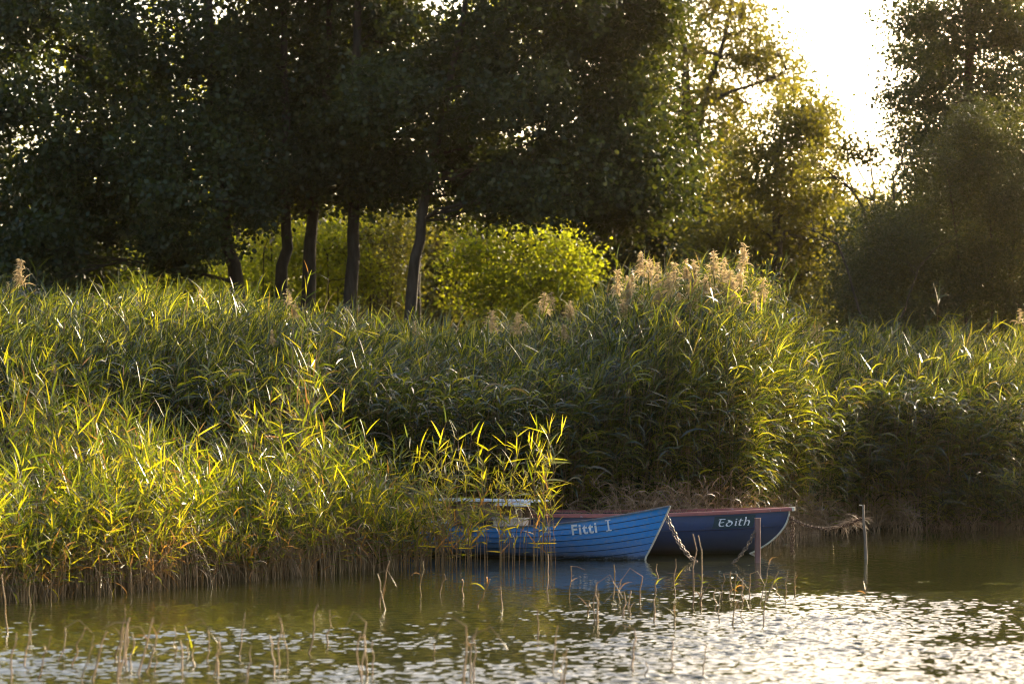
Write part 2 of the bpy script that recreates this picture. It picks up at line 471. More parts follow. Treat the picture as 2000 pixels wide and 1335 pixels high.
def reeds(bases, H, rng, leaves=(9, 14), t0=0.3, llen=(0.28, 0.5), lwid=(0.014, 0.026), lean=0.10, wind=(0.05, 0.0),
          dead=0.06, e0=(0.05, 1.25), droop=(0.0, 0.8), rad=0.006, plume_p=0.0, lowdead=0.0, bright=None, windaz=None, tpow=0.75):
    """-> dict of stem, leaf and plume meshes (V, quads, rnd) for a set of reeds."""
    N = len(bases)
    H = np.broadcast_to(H, (N,)).astype(float)
    n = 6
    t = np.linspace(0, 1, n)
    ln = rng.normal(0, lean, (N, 2)) + np.array(wind)
    P = np.zeros((N, n, 3))
    P[:, :, 2] = bases[:, 2:3] + H[:, None] * t
    w = (t ** 1.8)
    P[:, :, :2] = bases[:, None, :2] + (ln * H[:, None])[:, None, :] * w[None, :, None] + rng.normal(0, .012, (N, n, 2)) * t[None, :, None]
    sr = rng.random(N)
    sV, sF = stems(P, np.full(N, rad) * rng.uniform(.7, 1.25, N), np.full(N, rad * .35))
    sR = np.repeat(sr, n * 3)
    nl = rng.integers(leaves[0], leaves[1] + 1, N)
    sid = np.repeat(np.arange(N), nl)
    L = len(sid)
    t0s = np.clip(t0 * rng.uniform(0.25, 1.6, N), 0.04, 0.8)[sid]
    tt = t0s + (1 - t0s) * rng.random(L) ** tpow
    f = tt * (n - 1); i0 = np.clip(f.astype(int), 0, n - 2); fr = (f - i0)[:, None]
    base = P[sid, i0] * (1 - fr) + P[sid, i0 + 1] * fr
    plane = rng.random(N) * math.pi
    az = plane[sid] + math.pi * rng.integers(0, 2, L) + rng.normal(0, 0.55, L)
    if windaz is not None:
        wgt = rng.random(L) < 0.45
        az = np.where(wgt, windaz + rng.normal(0, 0.6, L), az)
    tk = (1.08 - 0.62 * np.abs(tt - 0.62))
    length = rng.uniform(*llen, L) * tk
    width = rng.uniform(*lwid, L) * (0.7 + 0.3 * tk)
    el = rng.uniform(*e0, L) + 0.3 * (tt > 0.9)
    dr = rng.uniform(*droop, L)
    lV, lF = leaf_strips(base, az, el, dr, length, width, rng.normal(0, 0.75, L), rng)
    lr = np.clip(rng.normal(0.45, 0.22, L), 0, 0.8) if bright is None else np.clip(rng.normal(bright, 0.27, L), 0, 0.8)
    pd = dead + lowdead * np.clip((0.62 - tt) / 0.4, 0, 1)
    isd = rng.random(L) < pd
    lr = np.where(isd, rng.uniform(0.86, 1.0, L), lr)
    out = {'stem': (sV, sF, sR), 'leaf': (lV, lF, np.repeat(lr, 10)), 'top': P[:, -1], 'dir': P[:, -1] - P[:, -2]}
    if plume_p > 0:
        has = np.nonzero(rng.random(N) < plume_p)[0]
        if len(has):
            out['plume'] = plumes(P[has, -1], rng)
    return out

def plumes(tops, rng, k=70, size=0.27):
    """Feathery flower heads: many drooping strands hung with spikelets."""
    N = len(tops)
    sid = np.repeat(np.arange(N), k)
    u = rng.random(N * k)
    sz = rng.uniform(0.75, 1.25, N)[sid] * size
    waz = rng.normal(0.2, 0.7, N)[sid]
    base = tops[sid] + np.stack([np.cos(waz) * 0.10 * u * sz, np.sin(waz) * .10 * u * sz, (u - 0.15) * sz], 1)
    az = np.where(rng.random(N * k) < 0.8, waz + rng.normal(0, 0.7, N * k), rng.random(N * k) * 6.283)
    ln = sz * (0.62 - 0.42 * u) * rng.uniform(0.6, 1.2, N * k)
    V, q = leaf_strips(base, az, rng.uniform(0.3, 1.3, N * k), rng.uniform(0.8, 2.4, N * k), ln,
                       rng.uniform(0.006, 0.014, N * k), rng.random(N * k) * 3, rng, 4, (0.4, 0.8, 1.0, 0.9, 0.3))
    return V, q, np.repeat(rng.random(N * k), 10)

def reed_mesh(mb, d, sm=0, lm=1, pm=2):
    mb.add(d['stem'][0], d['stem'][1], sm, d['stem'][2])
    mb.add(d['leaf'][0], d['leaf'][1], lm, d['leaf'][2])
    if 'plume' in d: mb.add(d['plume'][0], d['plume'][1], pm, d['plume'][2])

RMATS = [M['reed_stem'], M['reed_leaf'], M['plume']]
BMATS = [M['reed_stem'], M['belt_leaf'], M['plume']]

# --- the young yellow-green bed standing in the water in front
def bed_front(px):
    return np.interp(px, [-160, 0, 120, 260, 420, 560, 700, 800, 860], [29.6, 30.6, 31.4, 32.4, 34.0, 35.2, 36.6, 37.5, 38.1])
def bed_height(px, D):
    d = D - bed_front(px)
    return np.interp(d, [0, 0.6, 2.0, 5.0, 9.0], [0.95, 1.2, 1.55, 1.85, 2.0])

def scatter_bed(n, rng, x0, x1, depth):
    px = rng.uniform(x0, x1, n)
    d = rng.random(n) ** 1.15 * depth
    D = bed_front(px) + d + rng.normal(0, 0.25, n)
    X = (px - 1000) / F * D
    return px, D, np.c_[X, D, np.full(n, -0.05)]

px, D, B = scatter_bed(3700, RNG, -170, 925, 8.5)
keep = D < shore(B[:, 0]) + 0.5
keep &= ~((px > 760) & (D > np.interp(px, [760, 800, 925], [40.6, 39.7, 39.5])))
keep &= RNG.random(len(px)) < np.interp(px, [790, 850, 925], [1.0, 0.8, 0.25])
px, D, B = px[keep], D[keep], B[keep]
clump = np.sin(B[:, 0] * 2.3 + 1) * np.sin(B[:, 1] * 2.9) + 0.5 * np.sin(B[:, 0] * 5.1 + B[:, 1] * 4.0)
keep = RNG.random(len(px)) < 0.78 + 0.3 * clump
px, D, B = px[keep], D[keep], B[keep]
Hh = bed_height(px, D) * RNG.uniform(0.55, 1.22, len(px)) * (1 + 0.16 * np.sin(B[:, 0] * 2.1 + 0.7 * B[:, 1]) + 0.12 * np.sin(B[:, 0] * 4.7 - B[:, 1]))
tall = np.exp(-((px - 590) / 45.0) ** 2) * np.clip((D - bed_front(px) - 2.0) / 2.0, 0, 1) + 0.6 * np.exp(-((px - 60) / 70.0) ** 2) * np.clip((D - bed_front(px) - 3.0) / 2.0, 0, 1)
Hh = Hh * (1 + 0.75 * tall)
front = np.argsort(D - bed_front(px))
n_single = 168
single, mass = front[:n_single], front[n_single:]
mb = MB()
reed_mesh(mb, reeds(B[mass], Hh[mass], RNG, (11, 15), 0.27, (0.20, 0.50), (0.013, 0.029), 0.14, (-0.02, 0), 0.05, lowdead=0.45, bright=0.40, droop=(0.0, 0.55)))
nb = 420
pxb = RNG.uniform(-150, 900, nb); Db = bed_front(pxb) + RNG.exponential(0.8, nb)
Bb = np.c_[(pxb - 1000) / F * Db, Db, np.full(nb, -0.05)]
dd = reeds(Bb, RNG.uniform(0.3, 1.0, nb), RNG, (1, 4), 0.3, (0.15, 0.4), (0.008, 0.018), 0.45, (0, -0.05), 0.75, (-0.6, 0.9), (0.4, 2.0), 0.0055)
reed_mesh(mb, dd)
tag(mb.build('reed_bed', RMATS), 'yellow green reed bed standing in shallow water in front of the tall reeds', 'reed bed', kind='stuff')

# --- reeds one by one: prototypes, then copies
def make_reed(h, rng, **k):
    root = empty('reed')
    d = reeds(np.array([[0, 0, -0.05]]), np.array([h]), rng, **k)
    mb = MB(); mb.add(d['stem'][0], d['stem'][1], 0, d['stem'][2]); mb.build('stem', M['reed_stem'], root)
    if len(d['leaf'][0]):
        mb = MB(); mb.add(d['leaf'][0], d['leaf'][1], 0, d['leaf'][2]); mb.build('leaves', M['reed_leaf'], root)
    return root
def copy_thing(o):
    c = o.copy(); C.objects.link(c)
    for ch in o.children:
        g = ch.copy(); C.objects.link(g); g.parent = c
    return c
def place(protos, used, loc, rz, s, label, group, rng):
    i = int(rng.integers(len(protos)))
    o = protos[i] if i not in used else copy_thing(protos[i])
    used.add(i)
    o.location = tuple(float(v) for v in loc); o.rotation_euler = (0, 0, float(rz)); o.scale = (float(s),) * 3
    tag(o, label, 'reed', group)
    return o

protos = [make_reed(1.3 + 0.05 * i, RNG, leaves=(8, 13), t0=0.26, droop=(0.0, 0.55), llen=(0.18, 0.46), lwid=(0.013, 0.029), lean=0.17, dead=0.03, lowdead=0.4, bright=0.55) for i in range(14)]
used = set()
for i in single:
    place(protos, used, (B[i, 0], B[i, 1], 0), RNG.random() * 6.28, Hh[i] / 1.6, 'leafy yellow green reed at the water edge of the reed bed', 'reeds along the edge of the bed', RNG)
protos2 = [make_reed(1.75 + 0.06 * i, RNG, leaves=(9, 13), t0=0.24, droop=(0.0, 0.55), llen=(0.2, 0.44), lwid=(0.015, 0.031), lean=0.11, dead=0.015, lowdead=0.4, bright=0.66) for i in range(8)]
used = set()
for k in range(88):
    a = RNG.beta(1.0, 1.5)
    qx = 812 + a * 255 if k < 72 else RNG.uniform(1040, 1088)
    DD = np.interp(qx, [815, 900, 1140], [38.0, 38.2, 38.3]) + RNG.normal(0, 0.35)
    top = np.interp(qx, [815, 900, 1000, 1080, 1140], [810, 820, 820, 785, 800]) + RNG.uniform(0, 1) ** 1.3 * 165
    hh = at(qx, top, DD)[2]
    place(protos2, used, ((qx - 1000) / F * DD, DD, 0), RNG.random() * 6.28, hh / 2.05, 'tall reed standing in the water before the light blue boat', 'reeds in front of the light blue boat', RNG)

# bare and broken stems in the open water: (foot px, foot py, top px, top py, leaves)
SP = [(20, 1330, 30, 1235, 0), (75, 1325, 100, 1240, 1), (48, 1300, 60, 1215, 0), (115, 1290, 130, 1225, 0), (60, 1250, 58, 1130, 3), (15, 1235, 6, 1120, 3),
      (140, 1300, 165, 1225, 0), (180, 1330, 205, 1232, 0), (160, 1335, 185, 1240, 1), (235, 1318, 255, 1205, 0), (228, 1290, 245, 1180, 1), (232, 1330, 236, 1225, 0),
      (270, 1318, 300, 1205, 0), (285, 1312, 318, 1215, 1), (257, 1307, 262, 1235, 2), (244, 1300, 250, 1215, 0), (343, 1285, 342, 1225, 1), (370, 1280, 365, 1220, 1), (378, 1300, 376, 1262, 2),
      (418, 1318, 432, 1245, 1), (424, 1315, 428, 1250, 0), (466, 1285, 480, 1195, 1), (404, 1292, 410, 1230, 0), (300, 1312, 312, 1275, 1), (354, 1310, 356, 1250, 0),
      (545, 1305, 552, 1215, 0), (560, 1300, 548, 1205, 1), (538, 1318, 530, 1240, 0), (603, 1275, 620, 1180, 0), (640, 1262, 646, 1190, 1), (480, 1330, 490, 1260, 0),
      (703, 1318, 700, 1235, 0), (716, 1322, 712, 1240, 1), (728, 1320, 726, 1250, 0), (708, 1330, 716, 1215, 0), (742, 1180, 760, 1095, 0), (845, 1282, 850, 1255, 1), (752, 1190, 738, 1120, 1),
      (905, 1335, 914, 1222, 0), (917, 1332, 921, 1240, 1), (925, 1330, 928, 1225, 0), (934, 1185, 955, 1130, 2), (979, 1190, 978, 1145, 1), (905, 1165, 902, 1130, 0),
      (1078, 1308, 1090, 1220, 0), (1092, 1335, 1102, 1275, 0), (1101, 1335, 1106, 1262, 1), (1066, 1155, 1072, 1080, 0), (1113, 1170, 1116, 1105, 1), (1050, 1245, 1055, 1190, 0),
      (1149, 1203, 1150, 1172, 1), (1160, 1215, 1165, 1135, 0), (1168, 1214, 1170, 1150, 1), (1166, 1220, 1163, 1140, 0), (1198, 1166, 1202, 1102, 1), (1210, 1176, 1211, 1130, 1), (1217, 1204, 1220, 1155, 0),
      (1230, 1202, 1232, 1152, 1), (1250, 1178, 1255, 1125, 0), (1276, 1212, 1278, 1165, 0), (1280, 1160, 1285, 1100, 2), (1318, 1226, 1318, 1170, 2), (1317, 1165, 1319, 1090, 2),
      (1355, 1185, 1360, 1042, 0), (1371, 1182, 1366, 1045, 3), (1369, 1190, 1372, 1150, 1), (1402, 1216, 1405, 1155, 1), (1410, 1170, 1415, 1120, 0), (1424, 1168, 1428, 1115, 2), (1433, 1168, 1440, 1120, 2),
      (1449, 1178, 1450, 1128, 0), (1430, 1222, 1435, 1180, 1), (1452, 1218, 1440, 1180, 0), (1462, 1168, 1465, 1120, 0), (1485, 1180, 1502, 1095, 1), (1500, 1170, 1520, 1115, 2), (1522, 1168, 1512, 1128, 1),
      (1535, 1174, 1537, 1112, 0), (1552, 1164, 1554, 1118, 2), (1492, 1222, 1498, 1150, 0), (1235, 1310, 1240, 1228, 0), (1261, 1318, 1267, 1290, 0), (1373, 1320, 1378, 1258, 0), (1690, 1165, 1690, 1148, 2),
      (860, 1160, 868, 1120, 1), (820, 1170, 826, 1095, 1), (1395, 1190, 1397, 1150, 0), (1312, 1305, 1313, 1250, 0)]
def stem_thing(fx, fy, tx, ty, nl, rng):
    p = onwater(fx, fy)
    q = at(tx, ty, p[1] + rng.normal(0, 0.08))
    root = empty('reed_shoot', (p[0], p[1], 0))
    top = q - np.array([p[0], p[1], 0])
    n = 6
    t = np.linspace(-0.12, 1, n)[:, None]
    P = top[None] * t + rng.normal(0, .010, (n, 3)) * np.array([1, 1, 0])
    broken = nl <= 1 and rng.random() < 0.3
    mb = MB()
    addtube(mb, P, np.linspace(0.0085, 0.005, n) * rng.uniform(0.75, 1.3), 5, 0, rng.random())
    if broken:
        a = rng.choice([-1, 1]); l = rng.uniform(0.12, 0.3)
        Q = np.array([P[-1], P[-1] + [a * l * .5, 0, rng.uniform(-.02, .1)], P[-1] + [a * l, 0.02, -l * rng.uniform(.2, .9)]])
        addtube(mb, Q, [0.0035, 0.003, 0.002], 4, 0, rng.random())
    mb.build('stem', M['dead_stem'] if nl == 0 else M['reed_stem'], root)
    if nl:
        L = nl
        tt = rng.uniform(0.2, 0.95, L)
        base = top[None] * tt[:, None]
        lr = np.where(rng.random(L) < (0.8 if nl == 1 else 0.3), rng.uniform(.9, 1, L), rng.uniform(.3, .75, L))
        ln = rng.uniform(0.08, 0.24, L)
        V, qd = leaf_strips(base, rng.random(L) * 6.283, rng.uniform(0.7, 1.5, L), rng.uniform(0.2, 2.4, L),
                            ln, rng.uniform(0.007, 0.014, L), rng.uniform(-1.6, 1.6, L), rng)
        mb = MB(); mb.add(V, qd, 0, np.repeat(lr, 10)); mb.build('leaves', M['dead_stem'] if nl == 1 else M['reed_leaf'], root)
    if nl == 0:
        lab, grp = 'thin bare brown reed stem standing alone in open water', 'bare stems in the open water'
    elif nl == 1:
        lab, grp = 'thin brown stem with one withered leaf in open water', 'stems with one leaf in the open water'
    else:
        lab, grp = 'short sparse reed shoot with a few green blades in open water', 'leafy shoots in the open water'
    tag(root, lab, 'reed shoot', grp)
for s in SP: stem_thing(*s, RNG)

# --- the tall belt on the bank behind
def belt_top(px):
    """Row of the belt's skyline in the photograph."""
    return np.interp(px, [-200, 0, 120, 300, 420, 600, 700, 900, 1050, 1130, 1180, 1230, 1330, 1420, 1500, 1560, 1650, 1800, 2000, 2200],
                         [560, 572, 590, 575, 590, 620, 640, 650, 640, 620, 575, 535, 525, 535, 590, 650, 660, 650, 660, 655])
def belt(n, rng, x0, x1, d0, d1, keep=None):
    px = rng.uniform(x0, x1, n)
    X0 = (px - 1000) / F * 46
    D = shore(X0) + rng.uniform(d0, d1, n)
    X = (px - 1000) / F * D
    B = np.c_[X, D, ground_z(X, D)]
    return px, D, B
px, D, B = belt(9500, RNG, -190, 2200, -0.7, 7.0)
top = belt_top(px) + RNG.normal(0, 17, len(px)) + 12 - 22 * np.maximum(0, RNG.normal(0, 1, len(px)) - 1.2) + 9 * np.sin(px / 23.0) + 7 * np.sin(px / 9.1 + D)
d_in = D - shore(B[:, 0])
zt = CAMH + (HOR - top) / F * D
fr = np.interp(d_in, [-0.7, 0.5, 2.5, 4], [0.72, 0.86, 0.97, 1.0]) * RNG.uniform(0.86, 1.03, len(px))
Hh = np.clip((zt - B[:, 2]) * fr, 1.2, 6) * np.interp(px, [1990, 2040], [1.0, 0.4])
wind = np.interp(px, [0, 700, 1300, 2000], [-0.02, 0.0, 0.05, 0.06])
mb = MB()
reed_mesh(mb, reeds(B, Hh, RNG, (21, 27), 0.14, (0.28, 0.60), (0.014, 0.028), 0.08, (0.03, -0.05), 0.03, (0.1, 1.3), (0.0, 1.0), 0.005, plume_p=0.003, windaz=0.15, tpow=0.55))
px, D, B = belt(1500, RNG, 2030, 3100, -0.6, 7.0)
reed_mesh(mb, reeds(B, RNG.uniform(0.8, 1.5, len(px)), RNG, (12, 16), 0.14, (0.28, 0.60), (0.014, 0.028), 0.1, dead=0.05, windaz=0.15))
tag(mb.build('reed_belt', BMATS), 'tall dense green reed belt on the bank behind the boats', 'reed belt', kind='stuff')
# front face of the belt: leaves hanging down to the water
px, D, B = belt(2200, RNG, -190, 2150, -1.0, 0.6)
away = np.exp(-((px - 1370) / 190.0) ** 2)
D = D + 0.35 * away
Hh = RNG.uniform(1.3, 2.9, len(px)) * np.interp(px, [0, 1700, 1850, 2000], [1, 1, 0.9, 0.9])
B = np.c_[(px - 1000) / F * D, D, np.full(len(px), 0.05)]
mb = MB()
reed_mesh(mb, reeds(B, Hh, RNG, (11, 16), 0.2, (0.35, 0.65), (0.020, 0.038), 0.12, (0.03, -0.16), 0.06, (0.3, 1.1), (1.2, 2.4), 0.005, lowdead=0.35, windaz=-0.4))
tag(mb.build('hanging_reeds', BMATS), 'dark drooping reeds overhanging the water along the front of the belt', 'reeds', kind='stuff')

# --- flowering reed heads one can count on the mound
PL = [(1258, 505), (1240, 535), (1285, 520), (1335, 510), (1345, 545), (1362, 530), (1395, 505), (1408, 520), (1425, 540), (1450, 530), (1455, 480), (1205, 540), (1222, 560), (1310, 545),
      (1290, 560), (1440, 560), (1380, 565), (1330, 580), (1235, 590), (1490, 555), (1415, 580), (1300, 600), (1360, 600), (1110, 590), (1060, 580), (1095, 640), (1180, 650), (1245, 625),
      (1208, 618), (1335, 640), (45, 520), (960, 615), (1015, 620), (570, 590), (1250, 670), (1590, 640), (1268, 520), (1322, 525), (1352, 515), (1412, 535), (1384, 540), (1230, 550), (1250, 575), (1305, 575), (1348, 572), (1436, 585), (1275, 590), (1395, 600), (1320, 615), (1470, 575), (1218, 590)]
pprotos = []
for i in range(7):
    root = empty('plumed_reed')
    d = reeds(np.array([[0, 0, 0.0]]), np.array([3.6]), RNG, leaves=(10, 14), t0=0.4, llen=(0.3, 0.5), lwid=(0.018, 0.03), lean=0.03, wind=(0.02, 0), dead=0.05, rad=0.005)
    mb = MB(); mb.add(*d['stem'][:2], 0, d['stem'][2]); mb.build('stem', M['reed_stem'], root)
    mb = MB(); mb.add(*d['leaf'][:2], 0, d['leaf'][2]); mb.build('leaves', M['belt_leaf'], root)
    V, q, r = plumes(d['top'], RNG, 150, 0.31)
    mb = MB(); mb.add(V, q, 0, r); mb.build('plume', M['plume'], root)
    pprotos.append((root, d['top'][0]))
used = set()
for k, (qx, qy) in enumerate(PL):
    i = int(RNG.integers(7))
    root, tp = pprotos[i]
    o = root if i not in used else copy_thing(root)
    used.add(i)
    DD = float(shore((qx - 1000) / F * 46)) + RNG.uniform(1.0, 2.6)
    g = at(qx, qy + 10, DD)
    gz = float(ground_z(np.array(g[0]), np.array(DD)))
    s = (g[2] - gz) / 3.75
    rz = RNG.random() * 6.28
    c, sn = math.cos(rz), math.sin(rz)
    o.scale = (1, 1, float(s))
    o.rotation_euler = (0, 0, float(rz))
    o.location = (float(g[0] - (c * tp[0] - sn * tp[1])), float(DD - (sn * tp[0] + c * tp[1])), gz)
    tag(o, 'tall reed with a feathery pinkish tan plume above the reed belt', 'reed', 'plumed reeds above the belt')

# --- withered stems at the foot of the belt
px = np.concatenate([RNG.uniform(1120, 2100, 420), RNG.uniform(1120, 1600, 650)])
X0 = (px - 1000) / F * 47
D = shore(X0) + RNG.uniform(-1.9, -0.3, len(px))
X = (px - 1000) / F * D
B = np.c_[X, D, np.full(len(px), -0.06)]
mb = MB()
reed_mesh(mb, reeds(B, RNG.uniform(0.3, 1.0, len(px)) * np.interp(px, [1120, 1250, 1400, 1600, 1700], [0.8, 1.25, 1.15, 0.8, 0.6]), RNG, (2, 5), 0.3, (0.2, 0.5), (0.008, 0.016), 0.45, (0.05, -0.1), 1.0, (0.2, 1.0), (0.6, 2.2), 0.006))
tag(mb.build('dead_reeds', [M['dead_stem'], M['dead_stem'], M['plume']]), 'withered brown reed stems leaning at the foot of the tall belt', 'dead reeds', kind='stuff')
# --- low sedge reaching over the water at the far bank
px = RNG.uniform(1800, 2120, 420)
D = 50.6 + RNG.uniform(-1.0, 1.2, len(px)) - np.interp(px, [1800, 2000], [0.0, 0.6])
X = (px - 1000) / F * D
B = np.c_[X, D, np.full(len(px), -0.05)]
Hh = np.interp(px, [1800, 1880, 1960, 2120], [0.35, 0.85, 1.15, 1.2]) * RNG.uniform(0.7, 1.1, len(px))
mb = MB()
reed_mesh(mb, reeds(B, Hh, RNG, (9, 13), 0.15, (0.35, 0.65), (0.014, 0.024), 0.2, (-0.1, -0.1), 0.05, (0.5, 1.2), (1.0, 2.2), 0.004, windaz=2.8))
tag(mb.build('sedge', BMATS), 'low arching sedge tuft leaning over the water at the far bank', 'sedge', kind='stuff')

# ------------------------------------------------------------------ trees
def leaf_cloud(centres, spread, n_per, size, rng, aspect=0.8, flat=0.5, upright=0.0):
    """Leaf-sized folded faces around clump centres."""
    K = len(centres)
    sid = np.repeat(np.arange(K), n_per)
    N = len(sid)
    sp = spread * rng.uniform(0.7, 1.35, K)
    off = rng.normal(0, 1, (N, 3)) * np.array([1, 1, flat]) * sp[sid][:, None]
    c = centres[sid] + off
    az = rng.random(N) * 6.283
    el = rng.normal(-0.25 if upright == 0 else upright, 0.6, N)
    d = np.stack([np.cos(el) * np.cos(az), np.cos(el) * np.sin(az), np.sin(el)], 1)
    rv = rng.normal(0, 1, (N, 3))
    s = np.cross(d, rv); s /= np.linalg.norm(s, axis=1, keepdims=True) + 1e-9
    nn = np.cross(d, s)
    ln = size * rng.uniform(0.65, 1.25, N)
    w = ln * aspect * rng.uniform(0.8, 1.1, N)
    # five-cornered leaf: foot, two shoulders, two near the tip
    p = [c - d * (ln / 2)[:, None],
         c - d * (ln * 0.08)[:, None] + s * (w / 2)[:, None] + nn * (ln * .10)[:, None],
         c + d * (ln * 0.38)[:, None] + s * (w * 0.32)[:, None] + nn * (ln * .04)[:, None],
         c + d * (ln * 0.5)[:, None],
         c + d * (ln * 0.38)[:, None] - s * (w * 0.32)[:, None] + nn * (ln * .04)[:, None],
         c - d * (ln * 0.08)[:, None] - s * (w / 2)[:, None] + nn * (ln * .10)[:, None]]
    V = np.stack(p, 1).reshape(-1, 3)
    b = (np.arange(N) * 6)[:, None]
    q = np.concatenate([b + np.array([[0, 1, 2, 3]]), b + np.array([[0, 3, 4, 5]])])
    crnd = np.clip(rng.normal(0.5, 0.16, K), 0, 1)[sid]
    r = np.clip(crnd + rng.normal(0, 0.2, N), 0, 1)
    return V, q, np.repeat(r, 6)

def bez(p0, p1, p2, n):
    t = np.linspace(0, 1, n)[:, None]
    return (1 - t) ** 2 * p0 + 2 * t * (1 - t) * p1 + t ** 2 * p2

def tree(name, label, cat, base, trunks, blobs, leafmat_, barkmat, rng, leaf=0.085, aspect=0.8, per=120, spread=0.30, flat=0.5,
         group=None, limb=0.05, holes=0.0, upright=0.0, twigs=True):
    """trunks: list of (path points, radius0, radius1). blobs: list of (centre, (rx, ry, rz), clumps)."""
    root = empty(name, base)
    base = np.asarray(base, float)
    tb = MB()
    tp = []
    for path, r0, r1 in trunks:
        path = np.asarray(path, float)
        n = max(8, 3 * len(path))
        tt = np.linspace(0, len(path) - 1, n)
        P = np.stack([np.interp(tt, np.arange(len(path)), path[:, i]) for i in range(3)], 1)
        # soften corners
        Q = P.copy(); Q[1:-1] = (P[:-2] + 2 * P[1:-1] + P[2:]) / 4
        Q[1:-1] += rng.normal(0, r0 * 0.14, Q[1:-1].shape) * np.array([1, 1, 0])
        rad = np.interp(np.linspace(0, 1, n), [0, 0.06, 1], [r0 * 1.35, r0, r1])
        addtube(tb, Q - base, rad, 9)
        tp.append(Q)
    TP = np.concatenate(tp)
    cl = []
    for c, rr, k in blobs:
        c = np.asarray(c, float); rr = np.asarray(rr, float)
        # a limb from the trunk below the blob
        w = np.linalg.norm((TP - c) * np.array([1, 1, 0.7]), axis=1) + np.where(TP[:, 2] > c[2] - 0.1, 2.0, 0) 
        s = TP[np.argmin(w)]
        mid = (s + c) / 2 + np.array([0, 0, 0.12 * np.linalg.norm(c - s)])
        path = bez(s, mid, c, 7)
        ll = np.linalg.norm(c - s)
        path[1:-1] += rng.normal(0, 0.03 * ll, (5, 3))
        r0 = limb * min(1.4, 0.5 + ll / 3.0)
        addtube(tb, path - base, np.linspace(r0, r0 * .35, 7), 6)
        u = rng.normal(0, 1, (k, 3)); u /= np.linalg.norm(u, axis=1, keepdims=True)
        rad = rng.random(k) ** 0.45 * rng.uniform(0.7, 1.35, k)
        cc = c + u * rad[:, None] * rr
        if holes > 0:
            h = np.sin(cc[:, 0] * 2.1 + 1.3) * np.sin(cc[:, 2] * 2.6 + 0.4) + 0.5 * np.sin(cc[:, 0] * 4.3 + cc[:, 2] * 3.1)
            cc = cc[h > -1.0 + holes]
        cl.append(cc)
        if twigs:
            for j in range(min(len(cc), 9)):
                st = path[int(rng.integers(3, 7))]
                e = cc[j]
                m2 = (st + e) / 2 + rng.normal(0, 0.12, 3) + np.array([0, 0, 0.06])
                addtube(tb, bez(st, m2, e, 5) - base, np.linspace(r0 * .38, 0.006, 5), 4)
    sh = []
    for c, rr, k in blobs:
        u = rng.normal(0, 1, (max(4, k // 3), 3)); u /= np.linalg.norm(u, axis=1, keepdims=True)
        u[:, 2] = np.abs(u[:, 2]) * np.where(rng.random(len(u)) < .7, 1, -1)
        sh.append(np.asarray(c, float) + u * np.asarray(rr, float) * rng.uniform(1.05, 1.45, (len(u), 1)))
    sh = np.concatenate(sh)
    cl = np.concatenate(cl)
    V, q, r = leaf_cloud(cl, spread, per, leaf, rng, aspect, flat, upright)
    tb.build('trunk', barkmat, root, smooth=True)
    cb = MB(); cb.add(V - base, q, 0, r)
    V, q, r = leaf_cloud(sh, spread * 0.55, max(8, per // 4), leaf, rng, aspect, flat * 1.2, upright)
    cb.add(V - base, q, 0, r); cb.build('crown', leafmat_, root)
    tag(root, label, cat, group)
    return root

def gz(x, y): return float(ground_z(np.array(float(x)), np.array(float(y))))
def foot(px, D):
    x = (px - 1000) / F * D
    return np.array([x, D, gz(x, D)])
def PB(lst, D, rx, ry, rz, k, rng, jit=1.2):
    """Blobs given by the pixels of their middles."""
    o = []
    for b in lst:
        px, py = b[:2]
        sc = b[2] if len(b) > 2 else 1.0
        o.append((at(px, py, D + rng.normal(0, jit)), (rx * sc, ry, rz * sc), max(3, int(k * sc))))
    return o
T = np.random.default_rng(21)

# the dark alders on the bank
A_D = 66.0
b = foot(478, A_D)
tree('alder_tree', 'dark spreading alder with a bent trunk and long low boughs', 'tree', b,
     [([b - [0, 0, .2], at(470, 560, A_D), at(440, 470, A_D), at(425, 300, A_D), at(410, 50, A_D), at(400, -120, A_D)], 0.215, 0.06)],
     PB([(40, 30, .8), (130, 110), (250, 40), (250, 190), (390, 110), (60, 230, .8), (170, 300), (330, 280), (440, 220), (40, 400), (140, 430), (260, 390), (390, 380), (70, 520, .9), (190, 530, .7), (-60, 480), (-80, 300), (-60, 120, .7),
         (330, 480, .5), (330, -90), (180, -90, .8), (460, -60)], A_D, 1.45, 1.9, 1.2, 31, T, 1.6),
     M['alder_leaf'], M['bark'], T, leaf=0.135, flat=0.85, spread=0.35, holes=0.52, per=170, limb=0.03)
b = foot(578, 67)
tree('alder_tree', 'dark alder with two thick stems rising in a narrow fork', 'tree', b,
     [([b - [0, 0, .2], at(545, 570, 67), at(560, 450, 67), at(560, 200, 67), at(545, -120, 67)], 0.20, 0.06),
      ([b + [.08, .1, -.2], at(600, 560, 67.1), at(612, 440, 67.3), at(640, 150, 67.5), at(650, -150, 67.5)], 0.22, 0.06)],
     PB([(520, 90), (630, 60), (500, 250), (600, 240), (480, 350, .7), (560, 360, .7), (630, 350, .7), (620, 160), (560, -80), (670, -90), (700, -10, .8), (650, 310, .8)], 67, 1.27, 1.9, 1.2, 30, T, 1.6),
     M['alder_leaf'], M['bark'], T, leaf=0.135, flat=0.85, spread=0.35, holes=0.52, per=170, limb=0.03)
b = foot(688, 66.4)
